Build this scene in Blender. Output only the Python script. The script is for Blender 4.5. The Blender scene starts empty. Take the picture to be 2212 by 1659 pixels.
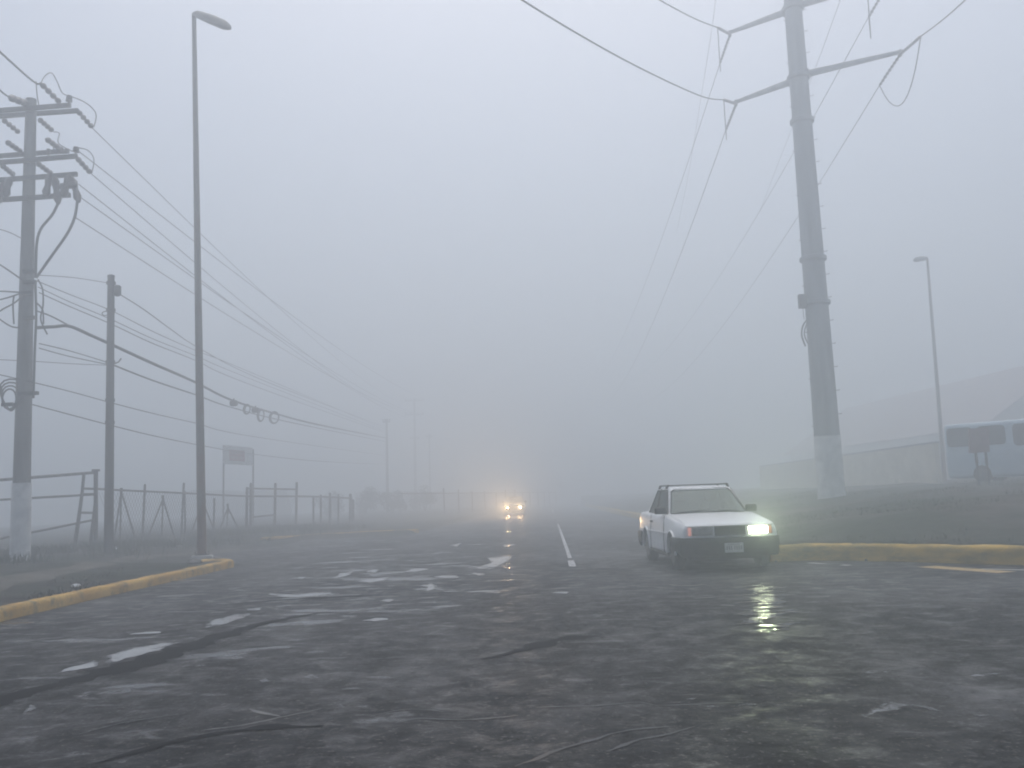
import bpy, bmesh, math, random
from mathutils import Vector, Matrix, noise
R = math.radians
rng = random.Random(7)
scn = bpy.context.scene
COL = scn.collection

# ------------------------------------------------------------------ camera
PITCH, ROLL, FPX, CAMZ = R(7.0), R(2.0), 2000.0, 1.3
cam_pos = Vector((0, 0, CAMZ))
_f = Vector((0, math.cos(PITCH), math.sin(PITCH)))
_r0 = Vector((1, 0, 0))
_u0 = Vector((0, -math.sin(PITCH), math.cos(PITCH)))
_r = _r0 * math.cos(ROLL) - _u0 * math.sin(ROLL)
_u = _u0 * math.cos(ROLL) + _r0 * math.sin(ROLL)
cd = bpy.data.cameras.new('camera')
cam = bpy.data.objects.new('camera', cd)
COL.objects.link(cam)
cd.sensor_width = 36
cd.lens = 36 * FPX / 2212.0
cd.clip_end = 2000
cd.clip_start = 0.05
m = Matrix((( _r.x, _u.x, -_f.x, 0), (_r.y, _u.y, -_f.y, 0), (_r.z, _u.z, -_f.z, CAMZ), (0, 0, 0, 1)))
cam.matrix_world = m
scn.camera = cam

def ray(px, py):
    return _f + _r * ((px - 1106) / FPX) - _u * ((py - 829.5) / FPX)
def U(px, py, Y):
    """the place seen at that spot of the photo, Y metres ahead"""
    d = ray(px, py)
    return cam_pos + d * (Y / d.y)
def G(px, py, z=0.0):
    d = ray(px, py)
    return cam_pos + d * ((z - CAMZ) / d.z)

# ------------------------------------------------------------------ materials
def mat(name):
    mt = bpy.data.materials.new(name)
    mt.use_nodes = True
    nt = mt.node_tree
    return mt, nt, nt.nodes['Principled BSDF']
def N(nt, typ, **kw):
    n = nt.nodes.new(typ)
    for k, v in kw.items():
        if k in n.inputs: n.inputs[k].default_value = v
        else: setattr(n, k, v)
    return n
def coords(nt, scale=(1, 1, 1), rot=(0, 0, 0)):
    tc = nt.nodes.new('ShaderNodeTexCoord')
    mp = nt.nodes.new('ShaderNodeMapping')
    mp.inputs['Scale'].default_value = scale
    mp.inputs['Rotation'].default_value = rot
    nt.links.new(tc.outputs['Object'], mp.inputs['Vector'])
    return mp.outputs['Vector']
def noise_tex(nt, vec, scale, detail=4, rough=.55, dist=0):
    n = N(nt, 'ShaderNodeTexNoise', Scale=scale, Detail=detail, Roughness=rough, Distortion=dist)
    nt.links.new(vec, n.inputs['Vector'])
    return n.outputs['Fac']
def ramp(nt, fac, stops):
    r = nt.nodes.new('ShaderNodeValToRGB')
    e = r.color_ramp.elements
    while len(e) < len(stops): e.new(0.5)
    for el, (p, c) in zip(e, stops):
        el.position = p
        el.color = (c, c, c, 1) if isinstance(c, (int, float)) else (*c, 1)
    nt.links.new(fac, r.inputs['Fac'])
    return r.outputs['Color']
def mixc(nt, fac, a, b, blend='MIX'):
    n = nt.nodes.new('ShaderNodeMix'); n.data_type = 'RGBA'; n.blend_type = blend
    for sock, v in ((n.inputs[0], fac), (n.inputs[6], a), (n.inputs[7], b)):
        if hasattr(v, 'is_linked'): nt.links.new(v, sock)
        elif isinstance(v, (int, float)): sock.default_value = v
        else: sock.default_value = (*v, 1)
    return n.outputs[2]
def bump(nt, bsdf, h, strength=.4, dist=.02, prev=None):
    b = N(nt, 'ShaderNodeBump', Strength=strength, Distance=dist)
    nt.links.new(h, b.inputs['Height'])
    if prev: nt.links.new(prev, b.inputs['Normal'])
    nt.links.new(b.outputs['Normal'], bsdf.inputs['Normal'])
    return b.outputs['Normal']

def worn(name, c1, c2, scale=6, rough=.7, metal=0, stretch=(1, 1, 1), bstr=.25, bdist=.01, lo=.4, hi=.62, spec=.25):
    mt, nt, b = mat(name)
    v = coords(nt, stretch)
    f = noise_tex(nt, v, scale, 6, .6)
    nt.links.new(ramp(nt, f, [(lo, c1), (hi, c2)]), b.inputs['Base Color'])
    b.inputs['Roughness'].default_value = rough
    b.inputs['Metallic'].default_value = metal
    b.inputs['Specular IOR Level'].default_value = spec
    f2 = noise_tex(nt, v, scale * 7, 4)
    bump(nt, b, f2, bstr, bdist)
    return mt

M = {}
M['concrete'] = worn('concrete_grey', (.12, .12, .115), (.26, .26, .25), 4, .85, stretch=(1, 1, .12), lo=.38, hi=.64)
M['concrete_pale'] = worn('concrete_pale', (.3, .3, .29), (.42, .42, .4), 4, .85)
M['wood'] = worn('weathered_wood', (.07, .065, .06), (.12, .115, .11), 5, .85, stretch=(1, 1, .15))
def lamp_paint():
    mt, nt, b = mat('rusty_lamp_paint')
    v = coords(nt, (1, 1, .4))
    tc = nt.nodes.new('ShaderNodeTexCoord'); sx = nt.nodes.new('ShaderNodeSeparateXYZ'); nt.links.new(tc.outputs['Object'], sx.inputs[0])
    mr = N(nt, 'ShaderNodeMapRange'); mr.inputs['From Min'].default_value = 3.2; mr.inputs['From Max'].default_value = .2; mr.inputs['To Max'].default_value = .28
    nt.links.new(sx.outputs[2], mr.inputs[0])
    ad = N(nt, 'ShaderNodeMath', operation='ADD'); nt.links.new(noise_tex(nt, v, 2.2, 6, .65), ad.inputs[0]); nt.links.new(mr.outputs[0], ad.inputs[1])
    nt.links.new(ramp(nt, ad.outputs[0], [(.5, (.17, .165, .15)), (.68, (.15, .075, .05))]), b.inputs['Base Color'])
    b.inputs['Roughness'].default_value = .65
    bump(nt, b, noise_tex(nt, v, 20, 4), .3, .006)
    return mt
M['lamp_metal'] = lamp_paint()
M['galv'] = worn('galvanised_steel', (.19, .21, .22), (.3, .32, .33), 3.2, .6, .25, stretch=(1, 1, .1), lo=.36, hi=.64)
M['dark_metal'] = worn('dark_steel', (.06, .06, .06), (.1, .1, .1), 8, .6)
M['fence_pipe'] = worn('fence_pipe_steel', (.1, .095, .09), (.16, .155, .15), 5, .6)
M['porcelain'] = worn('insulator_brown', (.07, .06, .06), (.1, .09, .09), 8, .3)
M['wire'] = worn('wire_black', (.06, .06, .062), (.08, .08, .082), 3, .6)
M['whitewash'] = worn('whitewash', (.58, .585, .58), (.8, .8, .78), 3.5, .85, lo=.35, hi=.6)
M['tyre'] = worn('tyre_rubber', (.018, .018, .018), (.035, .034, .032), 9, .75)
M['black_plastic'] = worn('black_plastic', (.02, .02, .022), (.035, .035, .036), 10, .5)
M['rim'] = worn('rim_steel', (.05, .05, .05), (.1, .1, .1), 8, .45, .5)
M['seat'] = worn('seat_cloth', (.04, .04, .045), (.06, .06, .065), 20, .9)
M['plate'] = worn('plate_white', (.5, .52, .5), (.62, .63, .6), 14, .5)
M['orange_lens'] = worn('orange_lens', (.55, .09, .02), (.65, .12, .03), 30, .2)
M['lens_off'] = worn('grey_lens', (.2, .2, .2), (.3, .3, .3), 12, .12)
M['reflector'] = worn('chrome_dull', (.35, .35, .35), (.45, .45, .45), 12, .3, .8)
M['rock'] = worn('rock', (.12, .12, .11), (.2, .19, .18), 5, .9, bstr=.6, bdist=.03)
M['litter'] = worn('litter_plastic', (.55, .55, .55), (.7, .7, .7), 9, .5)
M['wall_cream'] = worn('cream_wall', (.58, .53, .42), (.68, .63, .51), 1.2, .9)
M['roof_red'] = worn('red_roof', (.31, .25, .25), (.37, .3, .3), 2, .8)
M['house_wall'] = worn('plaster_wall', (.42, .41, .4), (.52, .5, .48), 1.5, .9)
M['bus_paint'] = worn('pale_blue_paint', (.46, .58, .66), (.54, .66, .74), 2, .35)
M['bus_glass'] = worn('bus_glass', (.04, .05, .06), (.06, .07, .08), 2, .15)
M['sign_red'] = worn('faded_red', (.26, .07, .08), (.34, .11, .11), 8, .6)
M['sign_white'] = worn('sign_white', (.5, .5, .49), (.62, .61, .6), 5, .6)

def car_paint(name, col):
    mt, nt, b = mat(name)
    v = coords(nt)
    f = noise_tex(nt, v, 3.5, 6, .65)
    dirt = tuple(c * .97 for c in col)
    nt.links.new(ramp(nt, f, [(.38, dirt), (.6, col)]), b.inputs['Base Color'])
    nt.links.new(ramp(nt, noise_tex(nt, v, 9, 5), [(.35, .28), (.7, .30)]), b.inputs['Roughness'])
    b.inputs['Coat Weight'].default_value = .12
    return mt
M['white_paint'] = car_paint('white_car_paint', (.8, .81, .82))
M['dark_paint'] = car_paint('dark_car_paint', (.05, .05, .06))

def glass_mat():
    mt, nt, b = mat('car_glass')
    nt.nodes.remove(b)
    out = nt.nodes['Material Output']
    tr = N(nt, 'ShaderNodeBsdfTransparent', Color=(.42, .47, .48, 1))
    gl = N(nt, 'ShaderNodeBsdfGlossy', Color=(.9, .9, .9, 1), Roughness=.06)
    fr = N(nt, 'ShaderNodeFresnel', IOR=1.55)
    mp = N(nt, 'ShaderNodeMath', operation='MULTIPLY_ADD')
    mp.inputs[1].default_value = .28; mp.inputs[2].default_value = .0
    nt.links.new(fr.outputs[0], mp.inputs[0])
    mx = nt.nodes.new('ShaderNodeMixShader')
    nt.links.new(mp.outputs[0], mx.inputs[0]); nt.links.new(tr.outputs[0], mx.inputs[1]); nt.links.new(gl.outputs[0], mx.inputs[2])
    nt.links.new(mx.outputs[0], out.inputs['Surface'])
    return mt
M['glass'] = glass_mat()
def emit(name, col, s):
    mt, nt, b = mat(name)
    b.inputs['Base Color'].default_value = (.8, .8, .8, 1)
    b.inputs['Emission Color'].default_value = (*col, 1)
    b.inputs['Emission Strength'].default_value = s
    v = coords(nt)
    f = noise_tex(nt, v, 30, 2)
    nt.links.new(ramp(nt, f, [(.3, .1), (.7, .25)]), b.inputs['Roughness'])
    return mt
M['lit_green'] = emit('lit_headlight_cool', (.9, 1.0, .66), 20)
M['lit_warm'] = emit('lit_headlight_warm', (1.0, .68, .36), 520)
M['orange_lit'] = emit('orange_signal_glow', (1.0, .2, .05), .28)

def yellow_kerb():
    mt, nt, b = mat('yellow_kerb_paint')
    v = coords(nt)
    f = noise_tex(nt, v, 3.2, 8, .68)
    paint = ramp(nt, noise_tex(nt, v, 1.1, 4), [(.35, (.42, .25, .06)), (.65, (.56, .36, .1))])
    dirt = ramp(nt, noise_tex(nt, v, 5, 4), [(.35, (.12, .11, .075)), (.65, (.2, .18, .12))])
    k = ramp(nt, f, [(.5, 0.0), (.66, .8)])
    nt.links.new(mixc(nt, k, paint, dirt), b.inputs['Base Color'])
    b.inputs['Roughness'].default_value = .75
    b.inputs['Specular IOR Level'].default_value = .15
    bump(nt, b, noise_tex(nt, v, 18, 5), .5, .02)
    return mt
M['kerb_yellow'] = yellow_kerb()
def yellow_kerb_dirty():
    mt, nt, b = mat('yellow_kerb_paint_muddy')
    v = coords(nt, (1, 1, 3))
    f = noise_tex(nt, v, 1.6, 8, .68)
    k = ramp(nt, f, [(.42, 0.0), (.68, .9)])
    nt.links.new(mixc(nt, k, (.54, .35, .07), (.17, .145, .06)), b.inputs['Base Color'])
    b.inputs['Roughness'].default_value = .7
    b.inputs['Specular IOR Level'].default_value = .15
    bump(nt, b, noise_tex(nt, v, 18, 5), .5, .02)
    return mt
M['kerb_yellow_muddy'] = yellow_kerb_dirty()

def asphalt():
    mt, nt, b = mat('wet_asphalt')
    va = coords(nt, (1, 1, 1))
    vs = coords(nt, (1, .5, 1), (0, 0, R(-14)))
    vx = coords(nt, (.5, 1, 1))
    big = noise_tex(nt, vs, .33, 5, .6, .6)
    med = noise_tex(nt, vs, 1.3, 7, .68, .4)
    fine = noise_tex(nt, va, 46, 3, .6)
    grit = noise_tex(nt, va, 9, 6, .7)
    c = ramp(nt, big, [(.38, (.010, .0105, .0115)), (.5, (.026, .0265, .028)), (.64, (.075, .076, .079))])
    c = mixc(nt, .75, c, ramp(nt, med, [(.34, (.45, .45, .45)), (.66, (1.6, 1.6, 1.6))]), 'MULTIPLY')
    c = mixc(nt, .6, c, ramp(nt, grit, [(.32, (.45, .45, .45)), (.68, (1.6, 1.6, 1.6))]), 'MULTIPLY')
    # loose stones and exposed aggregate
    stones = noise_tex(nt, va, 24, 3, .75)
    c = mixc(nt, ramp(nt, stones, [(.58, 0.0), (.68, .8)]), c, (.16, .158, .15))
    c = mixc(nt, ramp(nt, noise_tex(nt, va, 15, 3, .7), [(.60, 0.0), (.68, .9)]), c, (.006, .006, .007))
    # standing water: lies mostly in the broken left lane
    tc = nt.nodes.new('ShaderNodeTexCoord'); sx = nt.nodes.new('ShaderNodeSeparateXYZ')
    nt.links.new(tc.outputs['Object'], sx.inputs[0])
    lane = N(nt, 'ShaderNodeMapRange'); lane.clamp = True
    lane.inputs['From Min'].default_value = 1.0; lane.inputs['From Max'].default_value = -2.5
    lane.inputs['To Min'].default_value = -.075; lane.inputs['To Max'].default_value = .0
    nt.links.new(sx.outputs[0], lane.inputs[0])
    # the broken stretch of the lane holds most of it
    def band(axis, c0, half):
        a1 = N(nt, 'ShaderNodeMath', operation='SUBTRACT'); nt.links.new(sx.outputs[axis], a1.inputs[0]); a1.inputs[1].default_value = c0
        a2 = N(nt, 'ShaderNodeMath', operation='ABSOLUTE'); nt.links.new(a1.outputs[0], a2.inputs[0])
        a3 = N(nt, 'ShaderNodeMapRange'); a3.interpolation_type = 'SMOOTHSTEP'
        a3.inputs['From Min'].default_value = half; a3.inputs['From Max'].default_value = half * .3
        nt.links.new(a2.outputs[0], a3.inputs[0]); return a3.outputs[0]
    bx = N(nt, 'ShaderNodeMath', operation='MULTIPLY'); nt.links.new(band(0, -2.0, 3.2), bx.inputs[0]); nt.links.new(band(1, 17, 9), bx.inputs[1])
    bo = N(nt, 'ShaderNodeMath', operation='MULTIPLY_ADD'); nt.links.new(bx.outputs[0], bo.inputs[0]); bo.inputs[1].default_value = .06
    nt.links.new(lane.outputs[0], bo.inputs[2]); lane = bo
    wn = noise_tex(nt, vx, 1.15, 6, .62, .35)
    ad = N(nt, 'ShaderNodeMath', operation='ADD'); nt.links.new(wn, ad.inputs[0]); nt.links.new(lane.outputs[0], ad.inputs[1])
    wn2 = noise_tex(nt, vx, 4.2, 5, .6, .3)
    ad2 = N(nt, 'ShaderNodeMath', operation='ADD'); nt.links.new(wn2, ad2.inputs[0]); nt.links.new(lane.outputs[0], ad2.inputs[1])
    mxm = N(nt, 'ShaderNodeMath', operation='MAXIMUM')
    nt.links.new(ramp(nt, ad.outputs[0], [(.585, 0.0), (.66, .9)]), mxm.inputs[0])
    nt.links.new(ramp(nt, ad2.outputs[0], [(.60, 0.0), (.68, .7)]), mxm.inputs[1])
    film = mxm.outputs[0]
    wet = noise_tex(nt, coords(nt, (.85, .9, 1)), 3.4, 8, .72, .5)
    rg = ramp(nt, wet, [(.40, .85), (.54, .6), (.68, .34)])
    nt.links.new(mixc(nt, film, rg, (.06, .06, .06)), b.inputs['Roughness'])
    nt.links.new(mixc(nt, film, c, (.05, .05, .052)), b.inputs['Base Color'])
    sheen = noise_tex(nt, coords(nt, (.85, .9, 1)), 3.4, 8, .72, .5)
    broad = noise_tex(nt, vs, .55, 4, .6, .5)
    so_ = N(nt, 'ShaderNodeMath', operation='MULTIPLY_ADD'); nt.links.new(broad, so_.inputs[0]); so_.inputs[1].default_value = .85
    nt.links.new(sheen, so_.inputs[2])
    nt.links.new(ramp(nt, so_.outputs[0], [(.76, .08), (.95, .13), (1.0, .22)]), b.inputs['Specular IOR Level'])
    nt.nodes[-1].color_ramp.elements[2].position = 1.0
    inv = N(nt, 'ShaderNodeMath', operation='SUBTRACT'); inv.inputs[0].default_value = 1.0
    nt.links.new(film, inv.inputs[1])
    def sc(k):
        q = N(nt, 'ShaderNodeMath', operation='MULTIPLY'); q.inputs[1].default_value = k
        nt.links.new(inv.outputs[0], q.inputs[0]); return q.outputs[0]
    n1 = bump(nt, b, fine, .5, .008)
    n2 = bump(nt, b, grit, .7, .045, n1)
    n3 = bump(nt, b, med, .42, .10, n2)
    for nd in nt.nodes:
        if nd.type == 'BUMP': nt.links.new(sc(nd.inputs['Strength'].default_value), nd.inputs['Strength'])
    return mt
M['asphalt'] = asphalt()

def soil(name, dirt1, dirt2, g1, g2, gl, gh, gscale=.35):
    mt, nt, b = mat(name)
    v = coords(nt)
    d = ramp(nt, noise_tex(nt, v, 1.4, 7, .65), [(.36, dirt1), (.64, dirt2)])
    g = ramp(nt, noise_tex(nt, v, 5, 6, .7), [(.35, g1), (.65, g2)])
    k = ramp(nt, noise_tex(nt, v, gscale, 6, .62), [(gl, 0.0), (gh, 1.0)])
    nt.links.new(mixc(nt, k, d, g), b.inputs['Base Color'])
    nt.links.new(ramp(nt, noise_tex(nt, v, 1.0, 6), [(.4, .97), (.62, .7)]), b.inputs['Roughness'])
    b.inputs['Specular IOR Level'].default_value = .1
    n1 = bump(nt, b, noise_tex(nt, v, 28, 5, .7), .7, .03)
    bump(nt, b, noise_tex(nt, v, 4, 5, .7), .6, .12, n1)
    return mt
M['verge'] = soil('verge_soil', (.02, .019, .017), (.075, .07, .06), (.016, .022, .015), (.034, .044, .028), .46, .56)
M['bank'] = soil('bank_soil', (.06, .051, .046), (.125, .108, .098), (.03, .038, .028), (.055, .065, .046), .42, .56, .22)
M['ground'] = soil('ground_soil', (.06, .055, .05), (.1, .09, .08), (.03, .04, .03), (.05, .06, .04), .45, .55)
M['grass'] = worn('grass_green', (.03, .042, .022), (.06, .075, .04), 2, .7)
M['leaf'] = worn('leaf_green', (.025, .036, .022), (.05, .06, .04), 1, .7)
M['bark'] = worn('bark', (.06, .05, .045), (.1, .09, .08), 6, .9)

def road_paint(name, col):
    mt, nt, b = mat(name)
    v = coords(nt)
    f = noise_tex(nt, v, 7, 8, .7)
    nt.links.new(mixc(nt, ramp(nt, f, [(.5, 0.0), (.62, .85)]), col, (.07, .07, .07)), b.inputs['Base Color'])
    b.inputs['Roughness'].default_value = .35
    bump(nt, b, noise_tex(nt, v, 40, 4), .3, .006)
    return mt
M['paint_white'] = road_paint('white_road_paint', (.46, .46, .46))
M['paint_yellow'] = road_paint('yellow_road_paint', (.5, .33, .1))

def water():
    mt, nt, b = mat('mud_and_sheen_water')
    v = coords(nt)
    nt.links.new(ramp(nt, noise_tex(nt, v, 2.5, 3), [(.35, (.24, .245, .25)), (.65, (.31, .315, .32))]), b.inputs['Base Color'])  # pale mud tone, raised to stand in for part of the fog's reflection
    b.inputs['Roughness'].default_value = .04
    b.inputs['IOR'].default_value = 1.5
    b.inputs['Specular IOR Level'].default_value = .7
    bump(nt, b, noise_tex(nt, v, 5, 2), .06, .01)
    # depth: full in the middle, thinning out raggedly at the rim
    at = nt.nodes.new('ShaderNodeAttribute'); at.attribute_name = 'depth'
    n1 = noise_tex(nt, coords(nt, (.8, .6, 1)), 6.5, 7, .68)
    ad = N(nt, 'ShaderNodeMath', operation='MULTIPLY_ADD')
    ad.inputs[1].default_value = 2.6; nt.links.new(n1, ad.inputs[0]); nt.links.new(at.outputs['Fac'], ad.inputs[2])
    al = ramp(nt, ad.outputs[0], [(.0, 0.0), (1.0, 1.0)])
    mr = N(nt, 'ShaderNodeMapRange'); mr.clamp = True
    mr.inputs['From Min'].default_value = 1.62; mr.inputs['From Max'].default_value = 2.05
    mr.inputs['To Max'].default_value = .95
    nt.links.new(ad.outputs[0], mr.inputs[0])
    nt.nodes.remove(al.node)
    nt.links.new(mr.outputs[0], b.inputs['Alpha'])
    return mt
M['water'] = water()
M['wet_seam'] = worn('wet_seam_sheen', (.09, .09, .09), (.16, .16, .155), 8, .5)  # pale sheen of the wet seams, put into the base colour
M['tar'] = worn('tar_seam', (.012, .012, .013), (.02, .02, .021), 9, .35)

# ------------------------------------------------------------------ mesh helpers
class MB:
    def __init__(s): s.v = []; s.f = []
    def add(s, vs, fs):
        o = len(s.v)
        s.v += [Vector(v) for v in vs]
        s.f += [tuple(i + o for i in f) for f in fs]
        return s
    def box(s, c, size, rz=0, mtx=None):
        hx, hy, hz = (a / 2 for a in size)
        vs = [Vector((x, y, z)) for x in (-hx, hx) for y in (-hy, hy) for z in (-hz, hz)]
        rot = mtx if mtx else Matrix.Rotation(rz, 3, 'Z')
        vs = [rot @ v + Vector(c) for v in vs]
        return s.add(vs, [(0, 1, 3, 2), (4, 6, 7, 5), (0, 4, 5, 1), (2, 3, 7, 6), (0, 2, 6, 4), (1, 5, 7, 3)])
    def bbox(s, c, size, r=.02, rz=0, seg=2, mtx=None):
        bm = bmesh.new()
        bmesh.ops.create_cube(bm, size=1)
        for v in bm.verts: v.co = Vector((v.co.x * size[0], v.co.y * size[1], v.co.z * size[2]))
        bmesh.ops.bevel(bm, geom=bm.edges[:], offset=min(r, min(size) * .49), segments=seg, affect='EDGES', profile=.5)
        rot = mtx if mtx else Matrix.Rotation(rz, 3, 'Z')
        bm.verts.index_update()
        s.add([rot @ v.co + Vector(c) for v in bm.verts], [tuple(v.index for v in f.verts) for f in bm.faces])
        bm.free()
        return s
    def tube(s, pts, r, n=8, cap=True):
        pts = [Vector(p) for p in pts]
        rs = r if isinstance(r, (list, tuple)) else [r] * len(pts)
        t0 = (pts[1] - pts[0]).normalized()
        a = Vector((0, 0, 1)) if abs(t0.z) < .9 else Vector((1, 0, 0))
        nx = t0.cross(a).normalized()
        o = len(s.v)
        for i, p in enumerate(pts):
            if i == 0: t = t0
            elif i == len(pts) - 1: t = (pts[i] - pts[i - 1]).normalized()
            else: t = ((pts[i] - pts[i - 1]).normalized() + (pts[i + 1] - pts[i]).normalized()).normalized()
            nx = (nx - t * nx.dot(t)).normalized()
            ny = t.cross(nx)
            for k in range(n):
                an = 2 * math.pi * k / n
                s.v.append(p + (nx * math.cos(an) + ny * math.sin(an)) * rs[i])
        for i in range(len(pts) - 1):
            for k in range(n):
                a0 = o + i * n + k; b0 = o + i * n + (k + 1) % n
                s.f.append((a0, b0, b0 + n, a0 + n))
        if cap:
            s.f.append(tuple(o + k for k in reversed(range(n))))
            e = o + (len(pts) - 1) * n
            s.f.append(tuple(e + k for k in range(n)))
        return s
    def prism(s, poly, a, b):
        """a flat outline (3D points) pushed from offset a to offset b"""
        n = len(poly)
        s.add([Vector(p) + Vector(a) for p in poly] + [Vector(p) + Vector(b) for p in poly],
              [tuple(reversed(range(n))), tuple(range(n, 2 * n))] + [(i, (i + 1) % n, n + (i + 1) % n, n + i) for i in range(n)])
        return s
    def build(s, name, material, parent=None, origin=None, smooth=None, label=None):
        org = Vector(origin) if origin is not None else Vector((0, 0, 0))
        if parent is not None:
            org = Vector(parent.get('_o', (0, 0, 0)))
        me = bpy.data.meshes.new(name)
        me.from_pydata([v - org for v in s.v], [], s.f)
        bm = bmesh.new(); bm.from_mesh(me)
        bmesh.ops.recalc_face_normals(bm, faces=bm.faces[:])
        bm.to_mesh(me); bm.free()
        if smooth:
            for p in me.polygons: p.use_smooth = True
            me.set_sharp_from_angle(angle=R(smooth))
        me.materials.append(material)
        o = bpy.data.objects.new(name, me)
        COL.objects.link(o)
        if parent is not None:
            o.parent = parent
            o['_o'] = list(org)
        else:
            o.location = org
            o['_o'] = list(org)
        if label: o['label'] = label
        return o

def tag(o, label, cat, group=None):
    o['label'] = label; o['category'] = cat
    if group: o['group'] = group
    return o
def thing(name, label, cat, loc=(0, 0, 0), group=None):
    o = bpy.data.objects.new(name, None)
    o.empty_display_size = .2
    COL.objects.link(o)
    o.location = loc
    o['_o'] = list(loc)
    return tag(o, label, cat, group)
def structure(o):
    o['kind'] = 'structure'; return o
def stuff(o):
    o['kind'] = 'stuff'; return o
def smooth_poly(pts, sub=6):
    """Catmull-Rom through the points"""
    P = [Vector(p) for p in pts]
    out = []
    for i in range(len(P) - 1):
        p0 = P[max(i - 1, 0)]; p1 = P[i]; p2 = P[i + 1]; p3 = P[min(i + 2, len(P) - 1)]
        for k in range(sub):
            t = k / sub
            out.append(.5 * ((2 * p1) + (p2 - p0) * t + (2 * p0 - 5 * p1 + 4 * p2 - p3) * t * t + (3 * p1 - p0 - 3 * p2 + p3) * t ** 3))
    out.append(P[-1])
    return out
def sstep(a, b, x):
    t = min(1, max(0, (x - a) / (b - a))); return t * t * (3 - 2 * t)
def nz(x, y, s=1.0, k=0.0):
    return noise.fractal(Vector((x * s, y * s, k)), 1.0, 2.0, 4)

# ------------------------------------------------------------------ terrain
KL0, KL1 = G(0, 1340), G(515, 1222)
def kx(y):
    t = (y - KL0.y) / (KL1.y - KL0.y)
    return KL0.x + (KL1.x - KL0.x) * t
KEND = KL1.y
# the right kerb, from far along the road round the corner to the side road
kr_pts = [(8.0, 110, 0), (6.6, 60, 0), (5.75, 34, 0), (5.25, 23, 0)] + [tuple(G(1640, 1208)), tuple(G(1760, 1209)), tuple(G(1960, 1212)), tuple(G(2212, 1219)), (11.2, 12.2, 0), (19, 9.2, 0), (45, 3, 0)]
KR = smooth_poly(kr_pts, 8)
def kr_dist(x, y):
    """distance behind the right kerb, negative on the road"""
    best = 1e9; sg = 1
    for i in range(len(KR) - 1):
        ax, ay = KR[i].x, KR[i].y; bx, by = KR[i + 1].x, KR[i + 1].y
        dx, dy = bx - ax, by - ay
        t = ((x - ax) * dx + (y - ay) * dy) / (dx * dx + dy * dy)
        t = min(1, max(0, t))
        qx, qy = ax + dx * t, ay + dy * t
        d = math.hypot(x - qx, y - qy)
        if d < best:
            best = d
            sg = 1 if dx * (y - ay) - dy * (x - ax) > 0 else -1
    return best * sg
KM = smooth_poly([(-9.5, 35.0, 0), tuple(G(770, 1157)), tuple(G(862, 1153)), (-4.0, 39.5, 0), (-3.4, 50, 0), (-2.0, 90, 0)], 8)
def HL(x, y):
    d = kx(y) - x
    n = nz(x, y, .5, 3) * .05
    verge = .14 + n + .10 * sstep(1, 6, d)
    apron = -.05 + .2 * sstep(.6, 6.5, d + nz(x, y, .4, 8) * .8) + n * .5
    z = verge + (apron - verge) * sstep(KEND - .4, KEND + 1.0, y)
    # the far verge behind the second piece of kerb
    if y > 34:
        kmx = -4.2 + .045 * (y - 38)
        far = .13 + n + .1 * sstep(1, 8, kmx - x)
        s = sstep(35.6, 36.8, y - .18 * (x + 6)) * sstep(-.1, .2, kmx - x)
        z = z + (far - z) * s
    return z
def HR(x, y):
    d = kr_dist(x, y)
    if d < .16: return -.12
    return .25 + 1.25 * (1 - math.exp(-d / 7.0)) + nz(x, y, .35, 1) * .10 * sstep(.3, 3, d) + nz(x, y, 1.3, 5) * .025
def GT(px, py, H):
    d = ray(px, py)
    t = 6.0
    while t < 200:
        p = cam_pos + d * t
        if p.z <= H(p.x, p.y): return Vector((p.x, p.y, H(p.x, p.y)))
        t += .1
    return p

def grid_mesh(name, xs, ys, H, material):
    b = MB()
    nx = len(xs)
    for y in ys:
        for x in xs: b.v.append(Vector((x, y, H(x, y))))
    for j in range(len(ys) - 1):
        for i in range(nx - 1):
            q = (j * nx + i, j * nx + i + 1, (j + 1) * nx + i + 1, (j + 1) * nx + i)
            if all(b.v[k].z < -.08 for k in q): continue
            b.f.append(q)
    return b.build(name, material, smooth=180)
def arange(a, b, s):
    n = int(round((b - a) / s)); return [a + (b - a) * i / n for i in range(n + 1)]

gm = MB().add([(-215, -215, -.3), (215, -215, -.3), (215, 215, -.3), (-215, 215, -.3)], [(0, 1, 2, 3)])
structure(gm.build('ground', M['ground']))
# the road with slight real waves and sunken wheel tracks
def road_z(x, y):
    return nz(x, y, .22, 11) * .012
xs = arange(-30, -9, 3) + arange(-9, 9, .45)[1:] + arange(9, 48, 3)[1:]
ys = arange(-20, 0, 4) + arange(0, 30, .45)[1:] + arange(30, 210, 6)[1:]
structure(grid_mesh('road', xs, ys, lambda x, y: -.015 + road_z(x, y), M['asphalt']))

def vergeH(x, y):
    if y < KEND + .3 and x > kx(y) - .12: return -.12
    if y < KEND + 1.4 and y >= KEND - .6:
        # rounded nose of the verge
        cx = kx(KEND) - 1.3; cy = KEND - .4
        if x > cx and math.hypot(x - cx, y - cy) > 1.3 and y > cy: return -.12 if x > cx + .2 else HL(x, y)
    return HL(x, y)
xs = arange(-46, -16, 1.5) + arange(-16, -3.4, .22)[1:] + arange(-3.4, 1.4, .6)[1:]
ys = arange(-12, 6, 1.5) + arange(6, 48, .25)[1:] + arange(48, 120, 3)[1:]
def vH(x, y):
    if y > 36 and x > -4.2 + .045 * (y - 38): return -.12
    if y <= 36 and x > kx(y) - .12 and y > KEND + .3: return min(HL(x, y), -.02)
    return vergeH(x, y)
structure(grid_mesh('verge', xs, ys, vH, M['verge']))
xs = arange(4.2, 18, .2) + arange(18, 60, 1.4)[1:]
ys = arange(2, 9, .7) + arange(9, 26, .2)[1:] + arange(26, 120, 1.2)[1:]
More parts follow.
